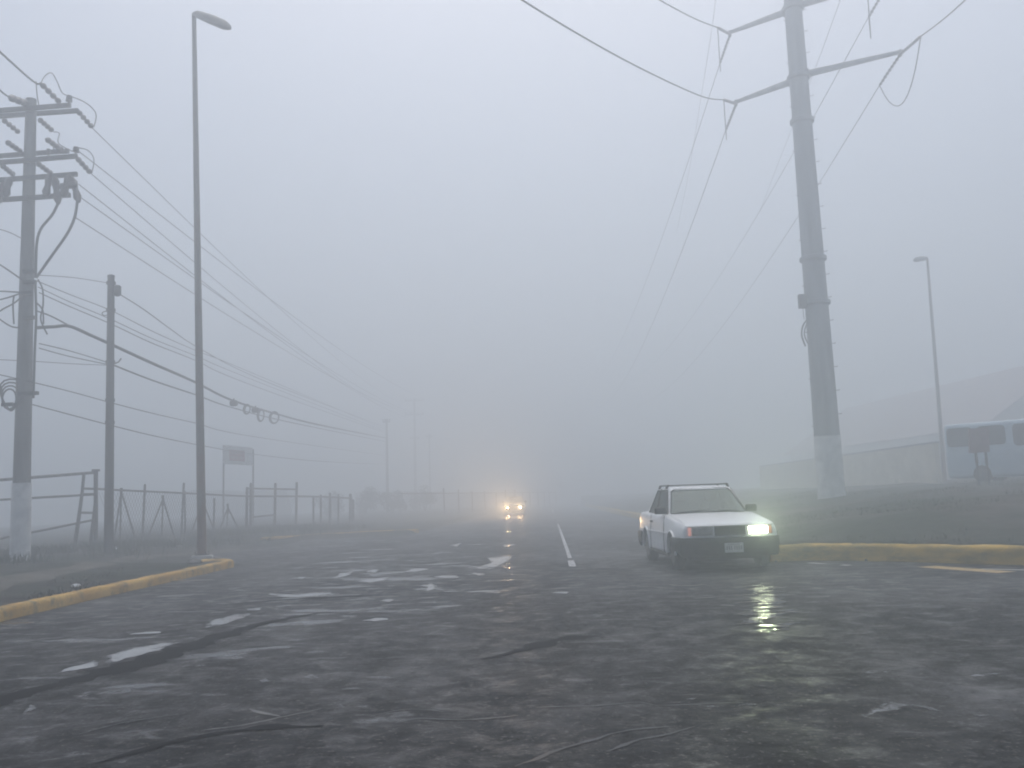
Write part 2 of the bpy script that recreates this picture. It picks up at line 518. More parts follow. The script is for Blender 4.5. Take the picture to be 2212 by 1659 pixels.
structure(grid_mesh('bank', xs, ys, HR, M['bank']))

def kerb(pts, w, h, material, name, jitter=.012):
    """a kerb swept along its front edge; its body lies to the left of the direction walked"""
    b = MB()
    prof = [(0.0, -.1), (0.0, h * .55), (.012, h * .85), (.05, h), (w * .55, h + .008), (w - .03, h - .004), (w, h * .8), (w, -.1)]
    n = len(prof); run = 0
    for i, p in enumerate(pts):
        t = (pts[min(i + 1, len(pts) - 1)] - pts[max(i - 1, 0)]).normalized()
        nl = Vector((-t.y, t.x, 0))
        if i: run += (pts[i] - pts[i - 1]).length
        for j, (o, z) in enumerate(prof):
            q = nz(run, j * 3.7, 1.7, 2) * jitter + nz(run, j * 2.1, 9, 5) * jitter * .5
            if run % 1.0 < .05 and .05 < z: q -= .012
            b.v.append(p + nl * (o + q) + Vector((0, 0, z + q * (z > 0))))
    for i in range(len(pts) - 1):
        for j in range(n - 1):
            b.f.append((i * n + j, i * n + j + 1, (i + 1) * n + j + 1, (i + 1) * n + j))
    b.f.append(tuple(range(n))); b.f.append(tuple((len(pts) - 1) * n + j for j in range(n)))
    return structure(b.build(name, material, smooth=50))
def resample(pts, step):
    out = [pts[0]]
    for p in pts[1:]:
        n = max(1, int((p - out[-1]).length / step)); a = out[-1].copy()
        for k in range(1, n + 1): out.append(a.lerp(p, k / n))
    return out
L = [Vector((kx(y), y, 0)) for y in arange(-6, KEND - .5, .5)]
e = L[-1]
L += [e + Vector((-.03, .3, 0)), e + Vector((-.16, .58, 0)), e + Vector((-.45, .78, 0)), e + Vector((-.9, .85, 0))]
kerb(resample(smooth_poly(L, 3), .05), .2, .15, M['kerb_yellow'], 'kerb')
kerb(resample(KR, .25), .3, .27, M['kerb_yellow_muddy'], 'kerb', .02)
kerb(resample(KM[:24], .3), .22, .15, M['kerb_yellow'], 'kerb')

M['path_dirt'] = soil('path_dirt', (.085, .078, .066), (.14, .13, .11), (.03, .036, .026), (.06, .066, .045), .55, .68, .9)
pp_ = smooth_poly([GT(*p, HL) for p in ((-120, 1290), (60, 1248), (190, 1222), (300, 1205), (415, 1198), (520, 1187))], 10)
b = MB(); pw = []
for i, p in enumerate(pp_):
    t = (pp_[min(i + 1, len(pp_) - 1)] - pp_[max(i - 1, 0)]).normalized(); sd_ = Vector((-t.y, t.x, 0))
    for k in (-1, -.5, 0, .5, 1):
        q = p + sd_ * k * (.62 + .35 * nz(p.x, p.y, .8, 4 + k))
        b.v.append(Vector((q.x, q.y, HL(q.x, q.y) + (.018 if abs(k) < 1 else -.03))))
for i in range(len(pp_) - 1):
    for k in range(4): b.f.append((i * 5 + k, i * 5 + k + 1, i * 5 + k + 6, i * 5 + k + 5))
structure(b.build('path', M['path_dirt'], smooth=180))
# ------------------------------------------------------------------ markings, puddles, seams
def flat(name, poly, material, z=-.010):
    pts = [Vector((p.x, p.y, z + road_z(p.x, p.y))) for p in poly]
    b = MB().add(pts, [tuple(range(len(pts)))])
    return structure(b.build(name, material))
def stripe(name, pa, pb, w, material, z=-.009, n=10):
    a, c = Vector(pa), Vector(pb)
    t = (c - a).normalized(); s = Vector((-t.y, t.x, 0)) * w / 2
    b = MB()
    for i in range(n + 1):
        p = a.lerp(c, i / n)
        zz = z + road_z(p.x, p.y)
        b.v += [Vector((p.x + s.x, p.y + s.y, zz)), Vector((p.x - s.x, p.y - s.y, zz))]
    for i in range(n): b.f.append((2 * i, 2 * i + 1, 2 * i + 3, 2 * i + 2))
    return structure(b.build(name, material))
a, c = G(1237, 1222), G(1222, 1178)
stripe('road_marking', a, a.lerp(c, .22), .13, M['paint_white'])
stripe('road_marking', a.lerp(c, .32), c, .085, M['paint_white'])
stripe('road_marking', c + (c - a) * .01, G(1205, 1131), .085, M['paint_white'], n=30)
stripe('road_marking', G(1196, 1108), G(1191, 1098), .08, M['paint_white'])
stripe('road_marking', G(2000, 1222), G(2175, 1236), .35, M['paint_yellow'])
stripe('road_marking', G(2120, 1228), G(2230, 1231), .12, M['paint_white'])
stripe('road_marking', G(1748, 1214), G(1780, 1216), .16, M['paint_white'])
stripe('road_marking', G(1818, 1219), G(1836, 1220), .14, M['paint_white'])

za = lambda L: [(x * .496, 1261.7 + y * .496) for x, y in L]
zb = lambda L: [(548.5 + x * .3472, 822.8 + y * .3472) for x, y in L]
zc = lambda L: [(1097 + x * .5039, 1206.8 + y * .5039) for x, y in L]
PUD = [za(p) for p in (
    [(258, 380), (300, 360), (420, 328), (425, 352), (330, 370)],
    [(465, 300), (560, 280), (700, 258), (765, 255), (690, 285), (560, 320), (470, 345)],
    [(898, 172), (940, 150), (1020, 130), (1085, 127), (1040, 150), (960, 175), (905, 185)],
    [(1070, 103), (1140, 97), (1130, 107), (1080, 110)],
    [(1180, 38), (1260, 45), (1400, 32), (1482, 38), (1380, 50), (1260, 54), (1190, 48)],
    [(570, 212), (640, 204), (700, 203), (690, 210), (580, 216)],
    [(330, 488), (370, 464), (402, 458), (405, 470), (340, 495)],
    [(95, 560), (130, 520), (180, 512), (170, 530), (110, 562)],
    [(820, 182), (860, 178), (850, 187), (825, 188)],
    [(1505, 170), (1530, 165), (1545, 178), (1515, 181)],
    [(1588, 156), (1640, 147), (1695, 150), (1640, 160)],
    [(1640, 69), (1680, 64), (1722, 64), (1700, 72)],
    [(1320, 398), (1360, 388), (1405, 402), (1360, 408)],
    [(1125, 415), (1160, 405), (1175, 418), (1140, 425)],
    [(1440, 520), (1480, 505), (1505, 520), (1470, 535)])]
PUD += [zb(p) for p in (
    [(495, 1220), (540, 1195), (620, 1183), (600, 1200), (520, 1226)],
    [(698, 1182), (735, 1172), (770, 1173), (760, 1188), (710, 1189)],
    [(640, 1242), (740, 1226), (832, 1219), (800, 1240), (720, 1251)],
    [(930, 1182), (1000, 1166), (1100, 1160), (1080, 1170), (1000, 1186)],
    [(1120, 1216), (1180, 1208), (1250, 1208), (1272, 1222), (1150, 1224)],
    [(1340, 1190), (1430, 1195), (1432, 1204), (1400, 1209)],
    [(1455, 1098), (1540, 1090), (1612, 1088), (1590, 1112), (1550, 1130), (1490, 1162), (1380, 1160), (1480, 1130)],
    [(1030, 1270), (1080, 1262), (1100, 1255), (1142, 1275), (1080, 1304), (1070, 1296), (1100, 1280)],
    [(768, 1364), (820, 1354), (880, 1353), (840, 1369)],
    [(690, 1489), (760, 1473), (842, 1475), (770, 1491)],
    [(572, 1508), (605, 1499), (628, 1518), (595, 1524)],
    [(1545, 1022), (1590, 1014), (1627, 1015), (1570, 1031)],
    [(1220, 1022), (1290, 1008), (1260, 1031)],
    [(250, 1224), (290, 1217), (322, 1218), (300, 1229)],
    [(408, 1276), (440, 1264), (462, 1265), (430, 1281)],
    [(1850, 1311), (1900, 1305), (1962, 1306), (1940, 1316)])]
PUD += [zc(p) for p in (
    [(1450, 500), (1510, 474), (1640, 462), (1660, 468), (1570, 490), (1500, 508)],
    [(1500, 655), (1560, 620), (1610, 603), (1700, 612), (1690, 638), (1580, 640), (1530, 668)],
    [(1730, 612), (1790, 606), (1870, 640), (1810, 634)],
    [(800, 622), (900, 610), (1130, 607), (1060, 616), (860, 626)],
    [(690, 604), (745, 601), (740, 607)], [(745, 588), (800, 583), (798, 591), (760, 592)],
    [(1980, 490), (2050, 475), (2100, 480), (2040, 495)],
    [(1990, 655), (2060, 648), (2140, 662), (2050, 668)])]
for ip, pd in enumerate(PUD):
    g = [G(*p) for p in pd]
    c = sum(g, Vector()) / len(g)
    ring = []
    for i in range(len(g)):
        ring += [g[i].lerp(g[(i + 1) % len(g)], t / 10) for t in range(10)]
    n = len(ring)
    if max(p[0] for p in pd) - min(p[0] for p in pd) < 24: continue
    soft = ip >= len(PUD) - 8 or ip in (6, 7, 12, 13, 14)            # the thin damp patches at the right
    vs, dp = [], []
    for k, d in ((1.4, -.3), (1.0, .5), (.6, .85)):
        for p in ring:
            q = c + (p - c) * k
            vs.append(Vector((q.x, q.y, -.0105 + road_z(q.x, q.y)))); dp.append(d * (.45 if soft else 1))
    vs.append(Vector((c.x, c.y, -.0105 + road_z(c.x, c.y)))); dp.append(.4 if soft else 1.0)
    fs = []
    for r_ in range(2):
        for k in range(n): fs.append((r_ * n + k, r_ * n + (k + 1) % n, (r_ + 1) * n + (k + 1) % n, (r_ + 1) * n + k))
    for k in range(n): fs.append((2 * n + k, 2 * n + (k + 1) % n, 3 * n))
    b = MB(); b.add(vs, fs)
    o = structure(b.build('puddle', M['water']))
    a_ = o.data.attributes.new('depth', 'FLOAT', 'POINT')
    a_.data.foreach_set('value', dp)
# rippled film of water in front of the lit headlight
def film():
    mt, nt, b = mat('rippled_water_film')
    v = coords(nt, (.35, 1, 1))
    b.inputs['Base Color'].default_value = (.03, .03, .032, 1)
    b.inputs['Roughness'].default_value = .07
    b.inputs['Specular IOR Level'].default_value = .45
    n1 = bump(nt, b, noise_tex(nt, v, 7, 3, .55), .55, .05)
    bump(nt, b, noise_tex(nt, v, 24, 3, .6), .3, .012, n1)
    at = nt.nodes.new('ShaderNodeAttribute'); at.attribute_name = 'depth'
    k = noise_tex(nt, coords(nt, (.45, 1, 1)), 5.5, 5, .6)
    ad = N(nt, 'ShaderNodeMath', operation='ADD'); nt.links.new(k, ad.inputs[0]); nt.links.new(at.outputs['Fac'], ad.inputs[1])
    mr = N(nt, 'ShaderNodeMapRange'); mr.clamp = True
    mr.inputs['From Min'].default_value = .95; mr.inputs['From Max'].default_value = 1.04
    nt.links.new(ad.outputs[0], mr.inputs[0]); nt.links.new(mr.outputs[0], b.inputs['Alpha'])
    return mt
M['film'] = film()
def wet_patch(pa, pb, hw, nx=8, ny=24):
    A, B = G(*pa), G(*pb); t = (B - A); sd_ = Vector((t.y, -t.x, 0)).normalized()
    b = MB(); dp = []
    for j in range(ny + 1):
        for i in range(nx + 1):
            u_ = 2 * i / nx - 1; w_ = 2 * j / ny - 1
            p = A + t * (j / ny) + sd_ * hw * u_
            b.v.append(Vector((p.x, p.y, -.0107 + road_z(p.x, p.y))))
            dp.append(.5 * (1 - u_ * u_) * (1 - w_ ** 4))
    for j in range(ny):
        for i in range(nx):
            q = j * (nx + 1) + i; b.f.append((q, q + 1, q + nx + 2, q + nx + 1))
    o = structure(b.build('puddle', M['film']))
    a_ = o.data.attributes.new('depth', 'FLOAT', 'POINT'); a_.data.foreach_set('value', dp)
wet_patch((1668, 1420), (1640, 1240), .62)
def seam(pts, w, nm='road_seam', material=None):
    P = smooth_poly([G(*p) for p in pts], 8)
    b = MB()
    for i, p in enumerate(P):
        t = (P[min(i + 1, len(P) - 1)] - P[max(i - 1, 0)]).normalized()
        s = Vector((-t.y, t.x, 0))
        ww = w * (.35 + .65 * abs(nz(p.x, p.y, 2.2, 9)) * 2) * math.sin(math.pi * (i + .6) / (len(P) + .2)) ** .4
        q = s * nz(p.x, p.y, 3, 6) * .03
        for k in (-.5, .5):
            v = p + q + s * ww * k
            b.v.append(Vector((v.x, v.y, -.0112 + road_z(v.x, v.y))))
    for i in range(len(P) - 1): b.f.append((2 * i, 2 * i + 1, 2 * i + 3, 2 * i + 2))
    return structure(b.build(nm, material or M['tar']))
seam(zc([(120, 628), (300, 620), (540, 605), (640, 617), (860, 608), (1010, 604)]), .03)
seam([(852, 1556), (900, 1546), (960, 1548), (1060, 1545), (1120, 1540)], .03)
seam([(800, 1541), (850, 1528), (900, 1526), (960, 1532)], .022)
seam(zc([(30, 880), (250, 800), (520, 728), (720, 705)]), .045)
seam(zc([(420, 815), (600, 760), (800, 708)]), .04)
M['rut'] = worn('rut_dark', (.006, .006, .007), (.014, .014, .015), 4, .9, spec=.1)
seam([(-60, 1535), (60, 1492), (180, 1462), (300, 1432), (390, 1402), (480, 1372), (570, 1345), (690, 1322)], .42, 'road_rut', M['rut'])
seam([(520, 1300), (640, 1292), (740, 1288), (820, 1282)], .3, 'road_rut', M['rut'])
seam([(1040, 1420), (1130, 1400), (1200, 1380), (1290, 1370)], .25, 'road_rut', M['rut'])
seam([(200, 1640), (420, 1585), (560, 1565), (700, 1560)], .16, 'road_rut', M['rut'])
seam([(750, 1325), (790, 1316), (840, 1318)], .10)
seam([(868, 1316), (900, 1313), (945, 1317)], .09)
seam(zc([(690, 105), (750, 110), (850, 105)]), .12)
seam(zc([(800, 165), (890, 160)]), .12)
seam(zc([(915, 192), (970, 196)]), .12)
seam(zc([(570, 503), (660, 500)]), .03)
seam([(400, 1535), (260, 1556), (170, 1580)], .03)
seam([(230, 1292), (330, 1283), (440, 1276), (530, 1276)], .06)
seam(za([(870, 620), (1000, 603), (1130, 585), (1250, 560), (1400, 530)]), .035, 'road_seam', M['wet_seam'])
seam(za([(1090, 530), (1160, 550), (1220, 562)]), .05, 'road_seam', M['wet_seam'])

# ------------------------------------------------------------------ poles on the left
def tapered(b, p0, p1, r0, r1, n=14, steps=6, wob=0):
    pts = [p0.lerp(p1, i / steps) for i in range(steps + 1)]
    return b.tube(pts, [r0 + (r1 - r0) * i / steps for i in range(steps + 1)], n)
def sheds(b, p0, p1, r, k):
    """a string of insulator discs"""
    pts, rs = [], []
    for i in range(k):
        for t, f in ((.05, .4), (.35, 1), (.6, 1), (.95, .4)):
            pts.append(p0.lerp(p1, (i + t) / k)); rs.append(r * f)
    return b.tube(pts, rs, 8)

base = GT(43, 1213, HL)
YP = base.y
top = U(67, 226, YP)
up = thing('utility_pole', 'tall concrete utility pole with paired crossarms and whitewashed foot at the far left', 'utility pole', base)
def on_pole(py):
    t = (1213 - py) / (1213 - 226.0)
    return base.lerp(top, t)
b = MB(); tapered(b, base - Vector((0, 0, .3)), top + Vector((0, 0, .15)), .225, .135, 12, 8); b.build('pole', M['concrete'], up, smooth=50)
b = MB(); tapered(b, base - Vector((0, 0, .05)), on_pole(1052), .245, .228, 12, 6); b.build('painted_foot', M['whitewash'], up, smooth=50)
axis_l = (U(153, 226, YP) - U(0, 238, YP)).normalized()
def crossarm(pl, pr, dy, thick=.12):
    a = U(*pl, YP + dy); c = U(*pr, YP + dy)
    ctr = on_pole((pl[1] + pr[1]) / 2)
    a = a - (c - a).normalized() * .9
    mid = (a + c) / 2; L = (c - a).length
    x = (c - a).normalized(); y = Vector((0, 1, 0)); y = (y - x * y.dot(x)).normalized(); z = x.cross(y)
    mt = Matrix((x, y, z)).transposed()
    MB().bbox(mid, (L, .09, thick), .012, mtx=mt).build('crossarm', M['dark_metal'], up)
    return a, c
crossarm((0, 239), (153, 227), -.24); crossarm((0, 251), (170, 239), .26)
crossarm((0, 337), (149, 326), .26); crossarm((0, 351), (167, 337), -.24)
crossarm((0, 389), (167, 376), -.24); crossarm((0, 432), (152, 421), -.24)
def insul(pa, pb, ya=0, yb=.8, r=.075, k=4):
    b = MB(); A = U(*pa, YP + ya); B = U(*pb, YP + yb)
    sheds(b, A, B, r, k); b.tube([A, B], .02, 6)
    b.build('insulator', M['porcelain'], up, smooth=60)
    return B
insul((168, 240), (200, 276), .26, 1.0)
insul((166, 341), (196, 374), -.24, .9)
insul((84, 257), (114, 283), .2, .9); insul((80, 352), (112, 376), -.2, .7)
insul((6, 258), (42, 287), .2, .9); insul((4, 357), (30, 378), -.2, .7)
insul((130, 222), (88, 180), -.24, -1.4); insul((58, 224), (20, 210), -.24, -1.2, .1, 3)
insul((135, 325), (100, 300), .2, -.9); insul((46, 328), (14, 306), .2, -.8)
def pin(px, py0, py1, dy, r=.06):
    b = MB(); A = U(px, py0, YP + dy); B = U(px + 2, py1, YP + dy)
    b.tube([A, A.lerp(B, .4), A.lerp(B, .45), B], [.02, .02, r, r * .8], 8)
    b.build('insulator', M['porcelain'], up, smooth=60)
pin(148, 229, 207, -.24, .09); pin(163, 337, 318, -.24, .09); pin(103, 344, 322, -.24)
# fuse cutouts slung between the two lower arms
for (x0, y0, x1, y1) in ((108, 380, 98, 425), (118, 382, 126, 440), (150, 378, 136, 425), (156, 385, 170, 436), (128, 405, 165, 398), (8, 395, -6, 440), (20, 385, 12, 425)):
    A = U(x0, y0, YP - .3); B = U(x1, y1, YP - .45)
    b = MB(); b.tube([A, A.lerp(B, .2), A.lerp(B, .5), A.lerp(B, .8), B], [.05, .11, .075, .11, .05], 8)
    b.build('fuse_cutout', M['porcelain'], up, smooth=60)
def up_cable(pts, r=.03, nm='riser_cable'):
    P = smooth_poly([U(x, y, YP + d) for x, y, d in pts], 6)
    return MB().tube(P, r, 6).build(nm, M['wire'], up, smooth=80)
up_cable([(126, 438, -.45), (112, 465, -.4), (88, 495, -.3), (79, 530, -.25), (77, 600, -.22)], .035)
up_cable([(167, 436, -.45), (161, 470, -.4), (145, 505, -.35), (110, 555, -.3), (78, 600, -.24)], .035)
up_cable([(76, 605, -.24), (78, 680, -.24), (75, 760, -.24), (72, 860, -.25)], .03)
for pts in ([(88, 180, -1.4), (98, 163, -.9), (112, 158, -.5), (124, 178, -.3), (134, 200, -.25), (148, 207, -.24)],
            [(150, 207, -.24), (185, 222, .1), (207, 245, .6), (203, 274, 1.0)],
            [(163, 318, -.24), (190, 325, .2), (203, 345, .5), (198, 374, .9)],
            [(98, 300, -.9), (112, 308, -.5), (116, 322, -.24)],
            [(78, 176, -1.0), (80, 205, -.5), (84, 228, 0)],
            [(116, 285, .9), (128, 288, .5), (127, 310, 0), (163, 330, -.2)]):
    up_cable(pts, .014, 'jumper_wire')
# brackets, coil and clutter lower down
for (py, w, dx) in ((604, .30, .16), (628, .34, .18), (652, .26, .12), (866, .5, .22), (888, .3, -.3), (705, .3, .2)):
    p = on_pole(py) + Vector((dx, -.2, 0))
    MB().bbox(p, (w, .12, .09), .015).build('bracket', M['dark_metal'], up)
b = MB()
for k in range(4):
    cx, cy = 20 + k * 2, 862 - k * 3
    r_ = .26 + .05 * k
    pts = [U(cx, cy, YP - .1) + Vector((r_ * math.cos(t) * .7, .05 * k * math.sin(2 * t), r_ * math.sin(t))) for t in [i * 2 * math.pi / 18 for i in range(18)]]
    b.tube(pts + [pts[0]], .022, 6)
b.build('cable_coil', M['wire'], up, smooth=80)
for pts in ([(-30, 560, -.6), (0, 572, -.3), (50, 606, -.2)], [(-30, 628, -.5), (20, 630, -.3), (48, 632, -.2)], [(-30, 655, -.5), (20, 642, -.3), (48, 632, -.2)],
            [(-30, 700, -.5), (0, 672, -.4), (30, 655, -.3), (48, 640, -.2)], [(-20, 672, -.4), (0, 690, -.3), (24, 705, -.2), (44, 708, -.15)], [(30, 700, -.2), (28, 660, -.25), (30, 640, -.2)],
            [(82, 604, -.25), (92, 625, -.3), (93, 660, -.3), (88, 690, -.28), (102, 722, -.3)], [(80, 655, -.25), (92, 670, -.3), (94, 700, -.3)]):
    up_cable(pts, .02, 'service_cable')

# second, shorter pole
base2 = GT(235, 1198, HL); Y2 = base2.y; top2 = U(240, 597, Y2)
sp = thing('telephone_pole', 'shorter plain dark pole standing between the tall utility pole and the street lamp', 'telephone pole', base2)
b = MB(); tapered(b, base2 - Vector((0, 0, .3)), top2, .13, .095, 12, 8); b.build('pole', M['wood'], sp, smooth=50)
b = MB(); b.tube([top2 - Vector((0, 0, .02)), top2 + Vector((0, 0, .03)), top2 + Vector((0, 0, .05))], [.105, .1, .04], 12); b.build('cap', M['dark_metal'], sp, smooth=50)
p = U(254, 628, Y2); b = MB(); b.tube([p - Vector((0, 0, .16)), p - Vector((0, 0, .12)), p + Vector((0, 0, .12)), p + Vector((0, 0, .16))], [.05, .1, .1, .05], 10); b.build('splice_box', M['dark_metal'], sp, smooth=50)
for py in (612, 672, 787, 870, 918):
    p = base2.lerp(top2, (1198 - py) / 601.0)
    b = MB(); b.tube([p - Vector((0, 0, .04)), p + Vector((0, 0, .04))], .128, 12); b.build('band', M['dark_metal'], sp, smooth=50)
b = MB(); b.tube([U(246, 786, Y2 - .1), U(256, 782, Y2 - .15), U(262, 774, Y2 - .15)], .02, 6); b.build('hook', M['dark_metal'], sp)
b = MB(); pts = [U(228, 677, Y2 - .12) + Vector((.1 * math.cos(t), 0, .06 * math.sin(t))) for t in [i * math.pi / 6 for i in range(13)]]; b.tube(pts, .014, 6); b.build('cable_loop', M['wire'], sp, smooth=80)

# street lamps
def street_lamp(base, top, arm_tip, r0, r1, label, footing=True):
    root = thing('street_lamp', label, 'street lamp', base, 'street lamps')
    b = MB(); tapered(b, base - Vector((0, 0, .2)), top, r0, r1, 12, 10); b.build('pole', M['lamp_metal'], root, smooth=50)
    d = arm_tip - top; L = d.length; x = d.normalized()
    y = Vector((0, 0, 1)).cross(x).normalized(); z = x.cross(y)
    mt = Matrix((x, y, z)).transposed()
    b = MB(); b.tube([top - Vector((0, 0, .12)), top + Vector((0, 0, .02)) + x * .03, top + x * .35 * L], [r1, r1 * .9, r1 * .8], 8); b.build('arm', M['lamp_metal'], root, smooth=60)
    b = MB()
    secs = [(0.02, .07, .07), (.12, .14, .13), (.5, .2, .165), (.85, .19, .15), (.97, .12, .1), (1.0, .06, .05)]
    n = 12
    for s_, w, h in secs:
        for k in range(n):
            an = 2 * math.pi * k / n
            b.v.append(top + x * (L * s_) + y * (w * math.cos(an)) + z * (h * math.sin(an) * (1 if math.sin(an) > 0 else .6)))
    for i in range(len(secs) - 1):
        for k in range(n): b.f.append((i * n + k, i * n + (k + 1) % n, (i + 1) * n + (k + 1) % n, (i + 1) * n + k))
    b.f.append(tuple(range(n))); b.f.append(tuple((len(secs) - 1) * n + k for k in range(n)))
    hd = b.build('lamp_head', M['dark_metal'], root, smooth=60)
    b = MB(); b.bbox(top + x * (L * .68) - z * .075, (L * .3, .2, .05), .02, mtx=mt); b.build('lens', M['lens_off'], hd)
    if footing:
        b = MB(); b.bbox(base + Vector((0, 0, .03)), (.55, .55, .22), .05, rz=.3, seg=3); b.build('footing', M['concrete_pale'], root, smooth=40)
        b = MB(); b.bbox(base + Vector((0, 0, .16)), (.36, .36, .03), .006, rz=.3)
        for sx in (-.13, .13):
            for sy in (-.13, .13): b.tube([base + Vector((sx, sy, .15)), base + Vector((sx, sy, .24))], .016, 6)
        b.build('base_plate', M['dark_metal'], root)
        b = MB(); b.bbox(base + Vector((-.02, -r0 - .005, .75)), (.13, .03, .3), .008); b.build('hatch', M['lamp_metal'], root)
    return root
bl = GT(437, 1211, HL)
street_lamp(bl, U(419, 30, bl.y), U(494, 60, bl.y - 1.0), .12, .06, 'tall rusty street lamp with drooping head at the end of the yellow kerb')
br = GT(2041, 1040, HR)
street_lamp(br, U(2003, 559, br.y), U(1976, 562, br.y - .5), .11, .06, 'pale distant street lamp standing by the parked minibus', False)

# ------------------------------------------------------------------ big steel power pole on the right
bb = GT(1797, 1074, HR); YB = bb.y
tb = U(1711, -10, YB)
def bp(py): return bb.lerp(tb, (1074 - py) / 1084.0)
topb = bb + (tb - bb) * 1.28
pp = thing('power_pole', 'massive tapered steel power pole with white painted foot and slanting arms', 'power pole', bb)
Lp = (topb - bb).length
def rad(p): return .455 - (.455 - .31) * (p - bb).length / (tb - bb).length
b = MB(); tapered(b, bb - Vector((0, 0, .4)), topb, .46, rad(topb), 20, 12); b.build('pole', M['galv'], pp, smooth=40)
b = MB(); tapered(b, bb - Vector((0, 0, .2)), bp(950), rad(bb) + .014, rad(bp(950)) + .012, 20, 10)
for i, v in enumerate(b.v):
    if i >= 20 * 10: v.z += .08 * nz(i * .9, 0, 1, 3)
b.build('painted_foot', M['whitewash'], pp, smooth=40)
for py in (276, 578, 672, 178, 20):
    p = bp(py); u_ = (tb - bb).normalized()
    b = MB(); b.tube([p - u_ * .1, p - u_ * .06, p + u_ * .06, p + u_ * .1], [rad(p) + .02, rad(p) + .085, rad(p) + .085, rad(p) + .02], 20); b.build('flange', M['galv'], pp, smooth=40)
b = MB()
k = 0
p = bp(930)
while (p - bb).length < Lp - .6:
    sd = 1 if k % 2 else -1
    r_ = rad(p)
    if sd > 0 or k % 4 == 0: MB().tube([p + Vector((sd * r_ * .95, -.1, 0)), p + Vector((sd * (r_ + .1), -.13, 0)), p + Vector((sd * (r_ + .1), -.13, .03))], .014, 5).build('climbing_step', M['dark_metal'], pp)
    p = p + (tb - bb).normalized() * .42; k += 1
p = U(1733, 651, YB - .2); MB().bbox(p, (.26, .22, .5), .02).build('junction_box', M['dark_metal'], pp)
b = MB(); b.tube(smooth_poly([U(1742, 692, YB - .3), U(1734, 705, YB - .3), U(1732, 725, YB - .3), U(1740, 748, YB - .35)], 5), .03, 6); b.tube(smooth_poly([U(1744, 696, YB - .35), U(1739, 710, YB - .35), U(1738, 725, YB - .35), U(1745, 742, YB - .4)], 5), .025, 6); b.build('cable_loop', M['wire'], pp, smooth=80)
b = MB(); b.tube([U(1734, 665, YB - .25), U(1737, 690, YB - .3)], .012, 5); b.build('conduit', M['wire'], pp)

def at_height(px, py, z):
    d = ray(px, py); return cam_pos + d * ((z - CAMZ) / d.z)
def steel_arm(p_att, px_tip, zoff=0):
    A = bp(p_att); 
    tip = at_height(*px_tip, A.z + zoff)
    x = (tip - A).normalized()
    b = MB(); b.tube([A + x * (rad(A) - .1), A + x * (rad(A) + .05), A + x * (rad(A) + .06), tip, tip + x * .08], [.2, .2, .13, .075, .07], 10)
    ar = b.build('arm', M['galv'], pp, smooth=40)
    b = MB(); b.tube([tip - Vector((0, 0, .16)), tip + Vector((0, 0, .08))], .05, 8); b.build('end_clamp', M['dark_metal'], ar)
    return tip
TL = steel_arm(181, (1590, 220)); TR = steel_arm(174, (1945, 112))
TL2 = steel_arm(22, (1577, 70)); TR2 = steel_arm(16, (1920, -42))
def string_insulator(A, B, r=.06):
    b = MB(); sheds(b, A, B, r, 9); b.tube([A, B], .025, 6)
    b.build('insulator', M['porcelain'], pp, smooth=60)

def wire(pts, r, label, group=None, sub=10, name='power_wire', cat='power wire'):
    P = smooth_poly(pts, sub)
    o = MB().tube(P, r, 5).build(name, M['wire'], origin=P[0], smooth=120)
    return tag(o, label, cat, group)
def sag(A, B, s, n=8):
    A, B = Vector(A), Vector(B)
    return [A.lerp(B, i / n) - Vector((0, 0, s * 4 * (i / n) * (1 - i / n))) for i in range(n + 1)]
RIGHTG = 'wires strung from the steel power pole'
FAR = Vector((9.2, 120, 0))
def span_out(tip, px_mid, far_x, far_z, s, label, jump):
    """dead-end insulator, then the wire leaving into the fog, and the jumper loop"""
    far = Vector((far_x, 125, far_z))
    d = (sag(tip, far, s)[1] - tip).normalized()
    e = tip + d * 2.1
    string_insulator(tip - Vector((0, 0, .08)), e)
    wire(sag(e, far, s, 12), .017, label, RIGHTG, 4)
    return e
eL = span_out(TL, None, 11.5, 13.0, 2.6, 'overhead wire leaving the left lower arm of the steel power pole into the fog', None)
eR = span_out(TR, None, 16.5, 13.0, 2.6, 'overhead wire leaving the right lower arm of the steel power pole into the fog', None)
eL2 = span_out(TL2, None, 11.0, 16.5, 2.4, 'overhead wire leaving the left upper arm of the steel power pole into the fog', None)
eR2 = span_out(TR2, None, 16.0, 16.5, 2.4, 'overhead wire leaving the right upper arm of the steel power pole into the fog', None)
def span_in(tip, pts, label):
    A = U(*pts[0])
    d = (A - tip).normalized(); e = tip + d * 2.2
    string_insulator(tip - Vector((0, 0, .08)), e)
    wire([e] + [U(*p) for p in pts], .021, label, RIGHTG, 8)
    cl = e + d * 1.4
    return e
iL = span_in(TL, [(1510, 206, 29.5), (1350, 130, 24), (1128, 0, 19), (900, -160, 15.5)], 'dark overhead wire sweeping down to the lower left arm of the power pole')
iL2 = span_in(TL2, [(1500, 40, 29.5), (1425, 0, 26.5), (1250, -100, 22)], 'overhead wire sweeping down to the upper left arm of the power pole')
iR = span_in(TR, [(2035, 44, 27), (2085, 0, 24.5), (2200, -110, 20)], 'overhead wire rising from the lower right arm of the power pole past the top edge')
def jumper(A, B, drop):
    pts = sag(A, B, drop, 8)
    MB().tube(smooth_poly(pts, 3), .02, 5).build('jumper_wire', M['wire'], pp, smooth=120)
jumper(iL, eL, .9); jumper(iL2, eL2, .9); jumper(iR, eR, 1.5); jumper(U(1870, -60, 29), eR2, 1.5)
